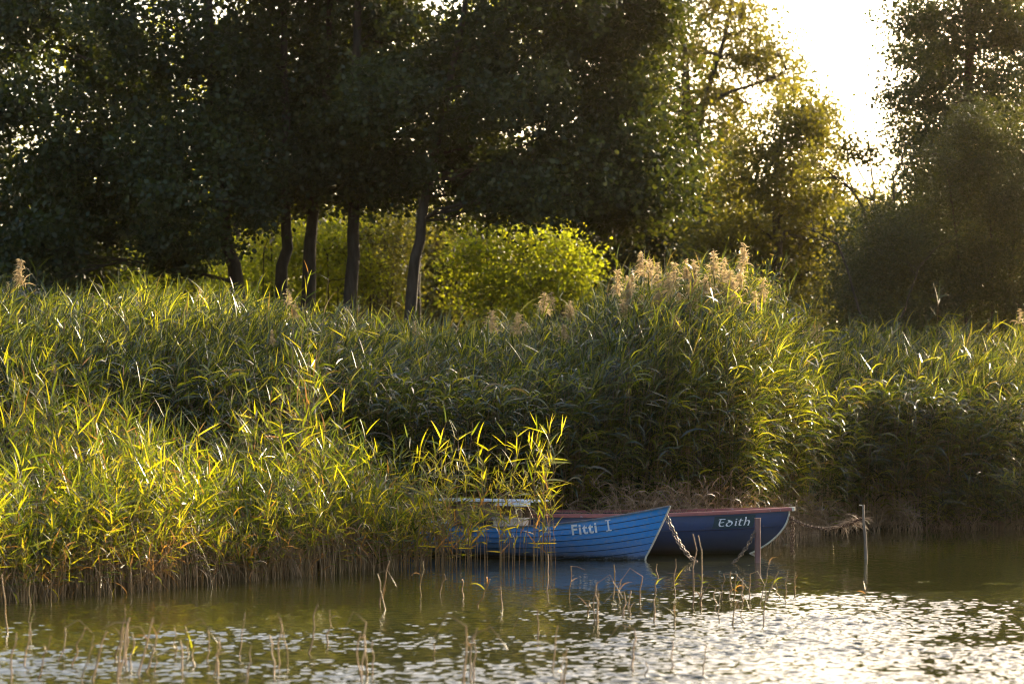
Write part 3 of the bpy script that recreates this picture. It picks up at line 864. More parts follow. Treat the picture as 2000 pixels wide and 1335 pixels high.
tree('alder_tree', 'dark alder with a slim straight upright trunk', 'tree', b,
     [([b - [0, 0, .2], at(687, 560, 66.4), at(690, 430, 66.4), at(692, 250, 66.4), at(700, -50, 66.4), at(705, -120, 66.4)], 0.195, 0.06)],
     PB([(740, 60, .9), (760, 190, .8), (700, 230, .7), (690, 330, .6), (745, 350, .6), (790, 290, .7), (740, -70), (800, 90, .8)], 66.4, 1.2, 1.8, 1.15, 28, T, 1.6),
     M['alder_leaf'], M['bark'], T, leaf=0.135, flat=0.85, spread=0.35, holes=0.52, per=165, limb=0.03)
b = foot(795, 65)
tree('alder_tree', 'dark alder with a leaning trunk and boughs reaching over the plumes', 'tree', b,
     [([b - [0, 0, .2], at(803, 560, 65), at(822, 440, 65), at(850, 300, 65), at(900, 60, 65), at(930, -120, 65)], 0.165, 0.05)],
     PB([(880, 110), (1000, 70), (1120, 40), (1210, 60, .8), (1240, 150, .8), (880, 240), (1010, 200), (1140, 190), (1240, 270, .8), (930, 340), (1060, 320), (1180, 340), (1270, 380, .6), (910, 395, .5), (870, 340, .6), (1010, 385, .6), (1110, 380, .55),
         (1200, 400, .45), (960, -80), (1090, -80), (1200, -60, .8), (1270, 30, .6), (1290, 330, .5)], A_D, 1.45, 1.9, 1.15, 30, T, 1.6),
     M['alder_leaf'], M['bark'], T, leaf=0.135, flat=0.85, spread=0.35, holes=0.52, per=170, limb=0.03)

# sunlit bushes behind the trunks
def bush(name, label, pxc, D, tops, rx, rz, k, mat, leaf=0.09, per=110, spread=0.28, jit=0.7, cat='bush', group=None, aspect=0.75, flat=0.8, upright=0.0):
    b = foot(pxc, D)
    tr = []
    for i in range(4):
        e = at(*tops[i % len(tops)][:2], D + T.normal(0, .4))
        m_ = (b + e) / 2 + T.normal(0, .12, 3)
        tr.append(([b + [T.normal(0, .08), T.normal(0, .08), -.15], m_, e], 0.045, 0.012))
    return tree(name, label, cat, b, tr, PB(tops, D, rx, rx, rz, k, T, jit), mat, M['bark'], T, leaf, aspect, per, spread, flat, group, limb=0.022, upright=upright)
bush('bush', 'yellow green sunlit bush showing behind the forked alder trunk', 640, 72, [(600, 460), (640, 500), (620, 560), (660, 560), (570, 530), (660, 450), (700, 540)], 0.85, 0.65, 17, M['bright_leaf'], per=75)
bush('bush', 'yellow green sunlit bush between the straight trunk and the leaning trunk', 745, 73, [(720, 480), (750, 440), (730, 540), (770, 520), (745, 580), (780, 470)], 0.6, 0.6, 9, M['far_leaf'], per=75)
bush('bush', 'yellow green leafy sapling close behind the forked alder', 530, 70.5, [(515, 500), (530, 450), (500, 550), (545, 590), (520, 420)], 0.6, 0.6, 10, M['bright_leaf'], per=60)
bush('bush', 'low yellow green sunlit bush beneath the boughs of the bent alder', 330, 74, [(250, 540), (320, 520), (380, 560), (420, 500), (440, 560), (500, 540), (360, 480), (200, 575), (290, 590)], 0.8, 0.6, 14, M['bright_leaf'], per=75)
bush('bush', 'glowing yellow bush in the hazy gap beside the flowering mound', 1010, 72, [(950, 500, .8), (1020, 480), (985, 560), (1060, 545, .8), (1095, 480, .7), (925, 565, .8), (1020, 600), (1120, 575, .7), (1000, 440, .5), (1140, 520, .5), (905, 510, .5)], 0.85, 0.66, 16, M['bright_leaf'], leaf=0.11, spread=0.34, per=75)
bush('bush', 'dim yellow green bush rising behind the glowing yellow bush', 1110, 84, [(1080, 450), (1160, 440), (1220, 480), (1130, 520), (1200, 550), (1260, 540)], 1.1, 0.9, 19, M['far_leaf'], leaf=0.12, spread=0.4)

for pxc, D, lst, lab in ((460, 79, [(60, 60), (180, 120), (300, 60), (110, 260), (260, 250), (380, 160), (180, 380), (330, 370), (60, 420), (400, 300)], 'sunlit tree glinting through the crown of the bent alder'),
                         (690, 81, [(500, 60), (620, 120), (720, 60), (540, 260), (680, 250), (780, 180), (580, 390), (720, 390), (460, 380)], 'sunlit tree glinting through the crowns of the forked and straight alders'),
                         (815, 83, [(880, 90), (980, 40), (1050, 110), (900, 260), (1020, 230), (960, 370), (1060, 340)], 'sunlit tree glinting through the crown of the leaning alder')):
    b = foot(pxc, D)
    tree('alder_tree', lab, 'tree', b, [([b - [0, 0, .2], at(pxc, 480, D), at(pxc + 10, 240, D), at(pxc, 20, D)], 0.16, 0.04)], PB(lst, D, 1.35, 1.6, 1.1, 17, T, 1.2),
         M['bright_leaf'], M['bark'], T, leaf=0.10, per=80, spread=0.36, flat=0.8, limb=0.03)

# the tall airy poplar, and the round tree in front of it
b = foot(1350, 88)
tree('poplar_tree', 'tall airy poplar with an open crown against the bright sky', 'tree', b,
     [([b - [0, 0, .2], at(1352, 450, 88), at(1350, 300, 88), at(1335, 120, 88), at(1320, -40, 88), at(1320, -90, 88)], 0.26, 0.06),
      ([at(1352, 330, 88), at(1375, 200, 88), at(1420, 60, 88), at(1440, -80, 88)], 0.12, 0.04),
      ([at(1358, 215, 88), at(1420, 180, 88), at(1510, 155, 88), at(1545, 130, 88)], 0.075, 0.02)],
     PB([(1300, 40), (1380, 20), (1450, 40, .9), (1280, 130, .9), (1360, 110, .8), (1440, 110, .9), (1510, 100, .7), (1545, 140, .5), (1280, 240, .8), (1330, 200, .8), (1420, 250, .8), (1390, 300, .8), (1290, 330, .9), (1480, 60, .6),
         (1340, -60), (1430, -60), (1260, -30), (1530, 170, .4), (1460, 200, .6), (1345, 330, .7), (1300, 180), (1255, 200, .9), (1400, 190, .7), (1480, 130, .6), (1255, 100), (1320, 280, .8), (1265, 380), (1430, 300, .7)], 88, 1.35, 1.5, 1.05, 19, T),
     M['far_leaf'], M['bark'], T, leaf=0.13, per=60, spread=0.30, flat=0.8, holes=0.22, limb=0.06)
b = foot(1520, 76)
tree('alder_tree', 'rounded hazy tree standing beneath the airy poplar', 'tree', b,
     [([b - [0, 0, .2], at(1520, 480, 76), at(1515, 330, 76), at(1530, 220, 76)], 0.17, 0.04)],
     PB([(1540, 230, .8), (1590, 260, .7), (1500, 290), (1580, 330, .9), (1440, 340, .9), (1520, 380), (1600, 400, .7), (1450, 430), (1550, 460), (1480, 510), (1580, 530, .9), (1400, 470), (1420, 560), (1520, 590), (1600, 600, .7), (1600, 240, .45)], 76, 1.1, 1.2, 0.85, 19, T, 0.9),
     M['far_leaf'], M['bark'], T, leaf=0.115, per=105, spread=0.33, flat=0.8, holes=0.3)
bush('bush', 'dark bush in shade between the poplar trunk and the rounded tree', 1440, 82, [(1380, 420), (1440, 400), (1410, 480), (1480, 470), (1390, 550), (1460, 560), (1520, 540), (1430, 620)], 1.0, 0.85, 22, M['alder_leaf'], leaf=0.12, spread=0.36)
bush('bush', 'dark bush in shade below the poplar behind the plumes', 1310, 84, [(1270, 420), (1320, 390), (1260, 490), (1330, 480), (1290, 560), (1350, 560), (1240, 580), (1310, 630)], 1.0, 0.85, 22, M['alder_leaf'], leaf=0.12, spread=0.36)
bush('bush', 'dark bush in shade under the right edge of the rounded tree', 1590, 80, [(1560, 450), (1610, 440), (1570, 520), (1630, 510), (1590, 590), (1640, 590), (1550, 590)], 0.95, 0.8, 21, M['alder_leaf'], leaf=0.12, spread=0.34)
bush('bush', 'dim brownish bush beneath the poplar behind the flowering mound', 1330, 93, [(1300, 400), (1360, 390), (1320, 470), (1390, 480), (1290, 540), (1360, 560), (1250, 470), (1420, 590)], 1.1, 0.9, 24, M['far_leaf'], leaf=0.12, spread=0.38)

# right side: the big dark tree, the dense thicket before it
b = foot(1900, 68)
tree('dark_tree', 'big dark tree with a dense crown beside the open sky', 'tree', b,
     [([b - [0, 0, .2], at(1900, 450, 68), at(1890, 250, 68), at(1900, 0, 68), at(1910, -110, 68)], 0.24, 0.05)],
     PB([(1800, 30, .8), (1880, 20), (1960, 40), (1790, 110, .7), (1860, 120), (1950, 130), (1780, 190, .6), (1850, 210), (1930, 230), (2010, 200), (1810, 270, .7), (1880, 310), (1970, 310), (1820, 350, .7), (1830, 420, .7), (1900, 410), (1990, 400),
         (1820, -60, .8), (1910, -80, .8), (1990, -60, .8), (2040, 80)], 68, 1.1, 1.5, 0.85, 28, T),
     M['alder_leaf'], M['bark'], T, leaf=0.095, per=120, spread=0.34, flat=0.6, holes=0.1)
bush('willow_bush', 'dense grey green willow thicket below the big dark tree', 1900, 60,
     [(1850, 330, .8), (1930, 300), (2000, 290), (1800, 420), (1880, 400), (1960, 390), (1740, 480, .9), (1830, 500), (1920, 490), (2010, 480), (1700, 560, .8), (1790, 590), (1880, 580), (1970, 580), (2050, 400), (2060, 560), (1850, 640), (1960, 650), (1750, 640), (1900, 250, .6)],
     0.95, 0.8, 40, M['willow_leaf'], leaf=0.085, per=120, aspect=0.42, spread=0.24)
bush('willow_bush', 'dark low willow bush at the gap beside the thicket', 1680, 62,
     [(1680, 500, .8), (1650, 560, .8), (1720, 530), (1700, 600), (1760, 470, .8), (1660, 620, .7), (1740, 430, .6)], 0.75, 0.65, 24, M['willow_leaf'], leaf=0.085, per=100, aspect=0.45, spread=0.3)
# the willow growing out of the flowering mound
bush('willow_bush', 'small feathery willow among the flowering reeds of the mound', 1420, 48.2,
     [(1440, 560, .7), (1475, 590), (1430, 620), (1490, 640), (1510, 590, .6), (1455, 670), (1400, 600, .6)], 0.5, 0.45, 13, M['belt_leaf'], leaf=0.085, per=60, aspect=0.24, spread=0.09, jit=0.35, flat=2.8, upright=0.7)

# the nearly bare shrub against the glow
def bare_shrub():
    D = 66.0
    b = foot(1745, D)
    root = empty('bare_shrub', b)
    tb = MB(); tips = []
    def grow(p, d, l, r, depth):
        q = p + d * l
        m_ = (p + q) / 2 + T.normal(0, 0.06 * l, 3)
        addtube(tb, bez(p, m_, q, 5) - b, np.linspace(r, r * .6, 5), 5)
        if depth == 0:
            tips.append(q); return
        for i in range(int(T.integers(2, 4))):
            nd = d + T.normal(0, 0.42, 3) + np.array([0, 0, 0.12])
            nd /= np.linalg.norm(nd)
            grow(q, nd, l * T.uniform(.62, .85), r * .6, depth - 1)
    for e in ((1745, 400), (1690, 420), (1800, 410), (1720, 440)):
        p1 = at(*e, D)
        addtube(tb, bez(b, (b + p1) / 2 + T.normal(0, .1, 3), p1, 6) - b, np.linspace(0.05, 0.03, 6), 6)
        d = np.array([(e[0] - 1745) / 110.0, T.normal(0, .2), 1.0]); d /= np.linalg.norm(d)
        grow(p1, d, 0.66, 0.045, 4)
    tb.build('trunk', M['bark'], root)
    tips_ = np.array(tips)
    V, q, r = leaf_cloud(tips_, 0.13, 9, 0.11, T, 0.7, 1.0)
    cb = MB(); cb.add(V - b, q, 0, r); cb.build('leaves', M['far_leaf'], root)
    tag(root, 'nearly bare twiggy shrub against the bright sky in the gap', 'shrub')
bare_shrub()
# dead branches in front of the thicket
def branch(name, label, pts, r0):
    P = np.array([at(*p) for p in pts]); b = P[0].copy()
    tb = MB()
    t = np.linspace(0, len(P) - 1, 14)
    Q = np.stack([np.interp(t, np.arange(len(P)), P[:, i]) for i in range(3)], 1)
    Q[1:-1] += T.normal(0, 0.015, Q[1:-1].shape)
    addtube(tb, Q - b, np.linspace(r0, r0 * .3, 14), 5)
    for j in range(5):
        s = Q[int(T.integers(4, 12))]
        e = s + np.array([T.normal(-.15, .35), T.normal(0, .15), T.uniform(.1, .5)])
        addtube(tb, bez(s, (s + e) / 2 + T.normal(0, .04, 3), e, 4) - b, np.linspace(r0 * .4, .004, 4), 4)
    o = tb.build(name, M['bark']); o.location = tuple(b)
    tag(o, label, 'branch')
branch('dead_branch', 'dead leaning branch poking out over the reeds by the low willow', [(1690, 640, 58), (1640, 480, 58), (1600, 455, 58), (1570, 440, 58)], 0.03)
branch('dead_branch', 'pale bent dead branch in front of the willow thicket', [(1760, 620, 57.5), (1790, 530, 57.5), (1830, 480, 57.5), (1860, 470, 57.5)], 0.022)

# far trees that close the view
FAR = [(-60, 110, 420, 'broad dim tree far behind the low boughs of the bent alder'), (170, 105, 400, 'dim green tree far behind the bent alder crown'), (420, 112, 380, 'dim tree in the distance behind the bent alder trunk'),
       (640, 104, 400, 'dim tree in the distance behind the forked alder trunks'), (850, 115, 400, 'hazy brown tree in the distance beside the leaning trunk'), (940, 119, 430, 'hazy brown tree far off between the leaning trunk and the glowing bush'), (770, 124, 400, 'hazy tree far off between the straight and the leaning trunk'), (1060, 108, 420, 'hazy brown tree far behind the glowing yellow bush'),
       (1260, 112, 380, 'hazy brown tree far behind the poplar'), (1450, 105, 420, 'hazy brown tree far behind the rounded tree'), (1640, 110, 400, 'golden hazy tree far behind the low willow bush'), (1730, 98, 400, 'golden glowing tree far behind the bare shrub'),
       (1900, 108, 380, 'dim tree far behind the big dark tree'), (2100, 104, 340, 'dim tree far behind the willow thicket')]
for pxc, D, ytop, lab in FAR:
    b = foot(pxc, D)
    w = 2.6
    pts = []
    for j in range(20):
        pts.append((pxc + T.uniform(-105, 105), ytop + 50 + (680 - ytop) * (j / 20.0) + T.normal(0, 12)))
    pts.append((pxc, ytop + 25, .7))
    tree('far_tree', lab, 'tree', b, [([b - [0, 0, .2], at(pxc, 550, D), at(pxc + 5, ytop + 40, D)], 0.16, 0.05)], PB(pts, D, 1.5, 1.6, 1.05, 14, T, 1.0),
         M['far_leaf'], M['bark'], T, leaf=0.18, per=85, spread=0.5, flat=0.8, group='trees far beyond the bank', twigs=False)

# ------------------------------------------------------------------ boats
def hull_surface(L, B, stem, keel, sheer, fullb, bilge):
    """Point on the outer hull. s: stern 0 .. bow 1, t: keel 0 .. sheer 1, side -1/+1."""
    def wid(s):
        a = np.where(s > 0.42, 1 - np.clip((s - 0.42) / 0.58, 0, 1) ** fullb, 1 - 0.28 * ((0.42 - s) / 0.42) ** 2)
        return B / 2 * a
    def pt(s, t, side, out=0.0):
        s = np.asarray(s, float); t = np.asarray(t, float)
        z = keel(s) + (sheer(s) - keel(s)) * t
        x = s * stem(t)
        y = wid(s) * (1 - (1 - t) ** bilge) ** 0.75 + out
        return np.stack([x, side * y, z], -1)
    return pt

def patch(mb, G, mat=0, flip=False):
    """G: (n, m, 3) grid of points."""
    n, m_, _ = G.shape
    i = np.arange(n * m_).reshape(n, m_)
    q = np.stack([i[:-1, :-1], i[:-1, 1:], i[1:, 1:], i[1:, :-1]], -1).reshape(-1, 4)
    if flip: q = q[:, ::-1]
    mb.add(G.reshape(-1, 3), q, mat)

def text_on_hull(parent, curves, pt, side, x0, t0, scale, mat, stem, H, rise=0.0):
    """curves: list of (V2 (n,2), faces) in letter units; laid 3 mm proud of the hull."""
    mb = MB()
    for V2, fc in curves:
        V2 = np.asarray(V2)
        t = t0 + V2[:, 1] * scale / H + rise * V2[:, 0] * scale
        s = (x0 + V2[:, 0] * scale) / stem(t)
        P = pt(s, t, side, 0.022)
        mb.add(P, fc)
    return mb.build('lettering', mat, parent)

def font_letters(txt):
    cu = bpy.data.curves.new('t', 'FONT'); cu.body = txt; cu.size = 1.0; cu.resolution_u = 3; cu.offset = 0.026; cu.space_character = 1.14
    o = bpy.data.objects.new('t', cu); C.objects.link(o)
    dg = bpy.context.evaluated_depsgraph_get()
    me = bpy.data.meshes.new_from_object(o.evaluated_get(dg))
    V = np.array([v.co[:2] for v in me.vertices])
    res = [(V, np.array([p.vertices[:] for p in me.polygons if len(p.vertices) == n])) for n in (3, 4) if any(len(p.vertices) == n for p in me.polygons)]
    bpy.data.objects.remove(o, do_unlink=True); bpy.data.curves.remove(cu); bpy.data.meshes.remove(me)
    return res

def nib(strokes, ang=R(35), w=0.15):
    """Broad-nib pen strokes: every stroke is a list of points."""
    off = np.array([math.cos(ang), math.sin(ang)]) * w / 2
    perp = np.array([-math.sin(ang), math.cos(ang)]) * 0.045
    out = []
    for st in strokes:
        P = np.asarray(st, float)
        t = np.linspace(0, len(P) - 1, max(12, len(P) * 4))
        Q = np.stack([np.interp(t, np.arange(len(P)), P[:, i]) for i in range(2)], 1)
        for _ in range(2): Q[1:-1] = (Q[:-2] + 2 * Q[1:-1] + Q[2:]) / 4
        V = np.concatenate([Q - off, Q + off])
        n = len(Q)
        q = np.array([(i, i + 1, n + i + 1, n + i) for i in range(n - 1)])
        out.append((V, q))
        T_ = np.gradient(Q, axis=0); T_ /= np.linalg.norm(T_, axis=1, keepdims=True) + 1e-9
        N_ = np.stack([-T_[:, 1], T_[:, 0]], 1) * 0.045
        out.append((np.concatenate([Q - N_, Q + N_]), q))
    return out

def rail(mb, pts, w, h, mat=0, side_vec=None):
    """Rectangular strip swept along points; w across (horizontal), h up."""
    P = np.asarray(pts, float)
    Tn = np.gradient(P, axis=0); Tn[:, 2] = 0; Tn /= np.linalg.norm(Tn, axis=1, keepdims=True) + 1e-9
    N = np.stack([-Tn[:, 1], Tn[:, 0], np.zeros(len(P))], 1) * w / 2
    U = np.array([0, 0, h / 2])
    c = w * .0
    ring = np.stack([P - N - U, P + N - U, P + N + U * .6, P + N * .6 + U, P - N * .6 + U, P - N + U * .6], 1)
    G = np.concatenate([ring, ring[:, :1]], 1)
    patch(mb, G, mat)
    mb.add(ring[0], np.arange(6)[None, :], mat); mb.add(ring[-1], np.arange(6)[::-1][None, :], mat)

def local_frame(bow, heading):
    """Boat axes: +x towards the bow."""
    return bow, heading

# ---- light blue clinker boat
L1 = 4.45
H1 = lambda s: 0.475 + 0.33 * np.clip((s - 0.40) / 0.60, 0, 1) ** 2.0 + 0.03 * np.clip((0.3 - s) / 0.3, 0, 1)
K1 = lambda s: -0.16 + 0.10 * np.clip((s - 0.75) / 0.25, 0, 1) ** 2
stem1 = lambda t: L1 - 0.42 + 0.42 * np.clip((t - 0.1) / 0.9, 0, 1) ** 0.92
pt1 = hull_surface(L1, 1.62, stem1, K1, H1, 2.0, 2.6)
hd1 = math.atan2(-0.50, 0.866)
bw = onwater(1263, 1093)
xw1 = float(stem1(np.array(0.16)))
boat1 = empty('rowing_boat', (bw[0] - xw1 * math.cos(hd1), bw[1] - xw1 * math.sin(hd1), 0), hd1)
tag(boat1, 'light blue clinker rowing boat moored by its bow, lettered Fitti I', 'boat')
ns = 40
S = np.linspace(0, 1, ns)
hb = MB()
edges = np.linspace(0, 1, 9)
GR = 0.014                       # height of the open seam under each lap, as a share of the hull's height
for side in (-1, 1):
    fade = 1 - np.clip((S - 0.93) / 0.07, 0, 1)
    for k in range(8):
        a, b_ = edges[k], edges[k + 1]
        lap = 0.018 * fade if k > 0 else np.zeros(ns)
        rec = -0.012 * fade
        bt = b_ - (GR if k < 7 else 0)
        lo = pt1(S, np.full(ns, a), side, lap)
        mi = pt1(S, np.full(ns, (a + bt) / 2), side, lap * .5)
        hi = pt1(S, np.full(ns, bt), side, 0.0)
        patch(hb, np.stack([lo, mi, hi], 1), 0, side > 0)
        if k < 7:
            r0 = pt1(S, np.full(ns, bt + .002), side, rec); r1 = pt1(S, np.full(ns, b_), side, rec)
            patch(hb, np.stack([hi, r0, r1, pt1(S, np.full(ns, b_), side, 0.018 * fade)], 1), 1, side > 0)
# transom
tt = np.linspace(0, 1, 10)
patch(hb, np.stack([pt1(np.zeros(10), tt, -1), pt1(np.zeros(10), tt, 1)], 1), 0)
M['lap_shade'] = surfmat('lap_shade', [(0.3, (0.012, 0.05, 0.13)), (0.7, (0.02, 0.07, 0.17))], 8, 0.6)  # darker blue on the seam faces paints in the shade below each lap
hb.build('hull', [M['blue_hull'], M['lap_shade']], boat1)
ib = MB()
for side in (-1, 1):
    G = np.stack([pt1(S * .985, np.full(ns, t), side, -0.03) for t in np.linspace(0.25, 0.998, 6)], 1)
    G[:, :, 1] = np.where(side * G[:, :, 1] < 0, 0, G[:, :, 1])
    patch(ib, G, 0, side < 0)
ib.build('inner_lining', M['white_paint'], boat1)
fb = MB()
fl = np.stack([pt1(S * .95, np.full(ns, .30), -1, -0.03), pt1(S * .95, np.full(ns, .30), 1, -0.03)], 1)
patch(fb, fl); fb.build('floor', M['bilge'], boat1)
rb = MB()
for side in (-1, 1):
    g = pt1(S, np.ones(ns), side, 0.008); g[:, 2] += 0.004
    rail(rb, g, 0.05, 0.022)
rb.build('gunwale', M['grey_rail'], boat1)
# stem strip and stern post
sb = MB()
tt = np.linspace(0.05, 1.0, 14)
sp = pt1(np.ones(14), tt, 1); sp[:, 1] = 0; sp[:, 0] += 0.008
addtube(sb, sp, 0.014, 6); sb.build('stem_strip', M['bare_edge'], boat1)
db = MB()
sd_ = np.linspace(0.86, 0.995, 10)
patch(db, np.stack([pt1(sd_, np.full(10, .97), -1, -0.03), pt1(sd_, np.full(10, .97), 1, -0.03)], 1)); db.build('bow_deck', M['grey_rail'], boat1)
for sx in (0.30, 0.62):
    tb = MB(); wv = float(pt1(np.array(sx), np.array(.75), 1)[1])
    addbox(tb, (sx * L1, 0, 0.30), (0.24, 2 * wv - 0.08, 0.03), bev=.01); tb.build('thwart', M['pale_wood'] if sx > .5 else M['wood'], boat1)
# ring bolt at the stem
def torus(mb, c, R_, r, axis='y', n=14, k=6, sx=1.0):
    a = np.linspace(0, 2 * math.pi, n, endpoint=False)
    P = np.stack([np.cos(a) * R_ * sx, np.zeros(n), np.sin(a) * R_], 1)
    if axis == 'x': P = P[:, [1, 0, 2]]
    if axis == 'z': P = P[:, [0, 2, 1]]
    P = P + np.asarray(c)
    P = np.vstack([P, P[:1]])
    V, q = tube(P, r, k); mb.add(V, q)
mb = MB(); e1 = pt1(np.array(1.0), np.array(.80), 1); torus(mb, (e1[0] + .03, 0, e1[2]), 0.035, 0.007, 'y'); mb.build('mooring_ring', M['steel'], boat1)
# lettering, laid on the side facing the camera
fit = font_letters('Fitti')
bar = lambda x0, y0, x1, y1: (np.array([(x0 + (x1 - x0) * u, y0 + (y1 - y0) * v) for v in (0, 1) for u in (0, .5, 1)]), np.array([(0, 1, 4, 3), (1, 2, 5, 4)]))
fit += [bar(2.56, 0.0, 2.67, 0.72), bar(2.43, 0.67, 2.56, 0.74), bar(2.67, 0.67, 2.80, 0.74), bar(2.43, -.02, 2.56, 0.05), bar(2.67, -.02, 2.80, 0.05)]
text_on_hull(boat1, fit, pt1, -1, 3.12, 0.735, 0.20, M['letter_paint'], stem1, 0.66, rise=0.0)

# rough table-like box standing in the boat: a thing of its own
def boatpt(o, p):
    h = o.rotation_euler[2]; c, s = math.cos(h), math.sin(h)
    return np.array([o.location[0] + c * p[0] - s * p[1], o.location[1] + s * p[0] + c * p[1], o.location[2] + p[2]])
tl = boatpt(boat1, (1.30, 0.10, 0.0))
cr = empty('plank_table', (tl[0], tl[1], 0.31), hd1)
tag(cr, 'rough plank table with a white top standing inside the light blue boat', 'table')
zb = 0.31
def crate_part(name, c, s, mat):
    b_ = MB(); addbox(b_, (c[0], c[1], c[2] - zb), s, bev=.006); return b_.build(name, mat, cr)
ZT = at(960, 977, 40.9)[2]
crate_part('top', (0.02, 0, ZT), (1.75, 0.52, 0.028), M['white_paint'])
crate_part('edge_board', (0.55, -0.245, ZT - 0.045), (0.62, 0.022, 0.055), M['white_paint'])
crate_part('panel', (-0.12, -0.16, ZT - 0.165), (0.78, 0.03, 0.26), M['wood'])
crate_part('panel', (-0.12, 0.20, ZT - 0.165), (0.78, 0.03, 0.26), M['wood'])
crate_part('leg', (0.54, -0.10, (ZT + zb) / 2 - .02), (0.16, 0.05, ZT - zb - .04), M['wood'])
crate_part('leg', (0.54, 0.18, (ZT + zb) / 2 - .02), (0.16, 0.05, ZT - zb - .04), M['wood'])
crate_part('leg', (-0.62, 0.0, (ZT + zb) / 2 - .02), (0.06, 0.30, ZT - zb - .04), M['wood'])
bx = empty('wooden_box', tuple(boatpt(boat1, (1.80, -0.12, 0.316))), hd1)
b_ = MB(); addbox(b_, (0, 0, 0.125), (0.50, 0.24, 0.25), bev=.012); b_.build('body', M['pale_wood'], bx)
b_ = MB(); addbox(b_, (0, 0, 0.262), (0.53, 0.27, 0.02), bev=.012); b_.build('lid', M['pale_wood'], bx)
tag(bx, 'pale wooden box beside the plank table inside the light blue boat', 'box')

# ---- navy boat
L2 = 4.9
H2 = lambda s: 0.60 + 0.095 * np.clip((s - 0.35) / 0.65, 0, 1) ** 1.7
K2 = lambda s: -0.15 + 0.05 * np.clip((s - 0.8) / 0.2, 0, 1)
stem2 = lambda t: L2 - 0.90 + 0.90 * (1 - (1 - np.clip(t, 0, 1)) ** 2.1) ** 0.8
pt2 = hull_surface(L2, 1.6, stem2, K2, H2, 2.6, 3.0)
hd2 = math.atan2(-0.16, 0.987)
tipw = at(1541, 992, 41.4)
boat2 = empty('rowing_boat', (tipw[0] - L2 * math.cos(hd2), tipw[1] - L2 * math.sin(hd2), 0), hd2)
tag(boat2, 'dark navy rowing boat with a worn red gunwale, lettered Edith', 'boat')
hb = MB()
tl_ = 0.66                       # knuckle line
for side in (-1, 1):
    ts = np.linspace(0, tl_, 9)
    patch(hb, np.stack([pt2(S, np.full(ns, t), side) for t in ts], 1), 0, side > 0)
    ts = np.linspace(tl_, 1, 6)
    o_ = 0.022 * (1 - np.clip((S - 0.94) / 0.06, 0, 1))
    patch(hb, np.stack([pt2(S, np.full(ns, tl_), side), pt2(S, np.full(ns, tl_ + .012), side, o_)], 1), 0, side > 0)
    patch(hb, np.stack([pt2(S, np.full(ns, t), side, o_) for t in np.linspace(tl_ + .012, 1, 6)], 1), 0, side > 0)
tt = np.linspace(0, 1, 10)
patch(hb, np.stack([pt2(np.zeros(10), tt, -1), pt2(np.zeros(10), tt, 1)], 1), 0)
hb.build('hull', M['navy_hull'], boat2)
ib = MB()
for side in (-1, 1):
    G = np.stack([pt2(S * .985, np.full(ns, t), side, -0.03) for t in np.linspace(0.25, 0.985, 6)], 1)
    G[:, :, 1] = np.where(side * G[:, :, 1] < 0, 0, G[:, :, 1])
    patch(ib, G, 0, side < 0)
fl = np.stack([pt2(S * .95, np.full(ns, .25), -1, -0.03), pt2(S * .95, np.full(ns, .25), 1, -0.03)], 1)
patch(ib, fl)
ib.build('inner_lining', M['bilge'], boat2)
rb = MB()
for side in (-1, 1):
    g = pt2(np.linspace(0, 1.012, ns), np.ones(ns), side, 0.03 * (1 - np.linspace(0, 1, ns) ** 8)); g[:, 2] += 0.0
    rail(rb, g, 0.085, 0.055)
rb.build('gunwale', M['red_rail'], boat2)
db = MB()
patch(db, np.stack([pt2(np.linspace(.84, .995, 10), np.full(10, .985), -1, -0.02), pt2(np.linspace(.84, .995, 10), np.full(10, .985), 1, -0.02)], 1)); db.build('bow_deck', M['red_rail'], boat2)
sb = MB()
tt = np.linspace(0.12, 0.97, 20)
sp = pt2(np.ones(20), tt, 1); sp[:, 1] = 0; sp[:, 0] += 0.006
addtube(sb, sp, 0.016, 6); sb.build('stem_strip', M['bare_edge'], boat2)
mb = MB(); addbox(mb, (L2 + .045, 0, float(H2(np.array(1.0)))), (0.10, 0.10, 0.06), bev=.03); mb.build('bow_cap', M['bare_edge'], boat2)
for sx in (0.35, 0.62):
    tb = MB(); wv = float(pt2(np.array(sx), np.array(.75), 1)[1])
    addbox(tb, (sx * L2, 0, 0.38), (0.24, 2 * wv - 0.08, 0.03), bev=.01); tb.build('thwart', M['wood'], boat2)
# dark repainted patch behind the name, then the name in round uncial letters
pb = MB()
sg = np.linspace(0.775, 0.900, 14)
og = 0.026 * (1 - np.clip((sg - 0.94) / 0.06, 0, 1))
patch(pb, np.stack([pt2(sg, np.full(14, t), -1, og) for t in np.linspace(0.695, 0.93, 5)], 1)); pb.build('name_patch', M['patch_paint'], boat2)
E = [[(0.62, 0.92), (0.45, 0.99), (0.25, 0.93), (0.16, 0.7), (0.16, 0.3), (0.27, 0.06), (0.45, 0.0), (0.66, 0.10)], [(0.16, 0.50), (0.38, 0.52), (0.56, 0.56)], [(0.05, 0.93), (0.25, 0.97), (0.62, 0.95)]]
d_ = [[(0.95, 0.62), (1.12, 0.66), (1.32, 0.5), (1.36, 0.28), (1.2, 0.02), (1.0, 0.0), (0.86, 0.14), (0.84, 0.34), (0.95, 0.48), (1.15, 0.55)], [(1.32, 0.5), (1.15, 0.68), (0.9, 0.80)]]
i_ = [[(1.66, 0.66), (1.70, 0.6), (1.70, 0.1), (1.78, 0.02)], [(1.64, 0.92), (1.72, 0.86)]]
t_ = [[(2.08, 0.92), (2.06, 0.6), (2.04, 0.2), (2.12, 0.03), (2.28, 0.05)], [(1.90, 0.64), (2.10, 0.68), (2.30, 0.66)]]
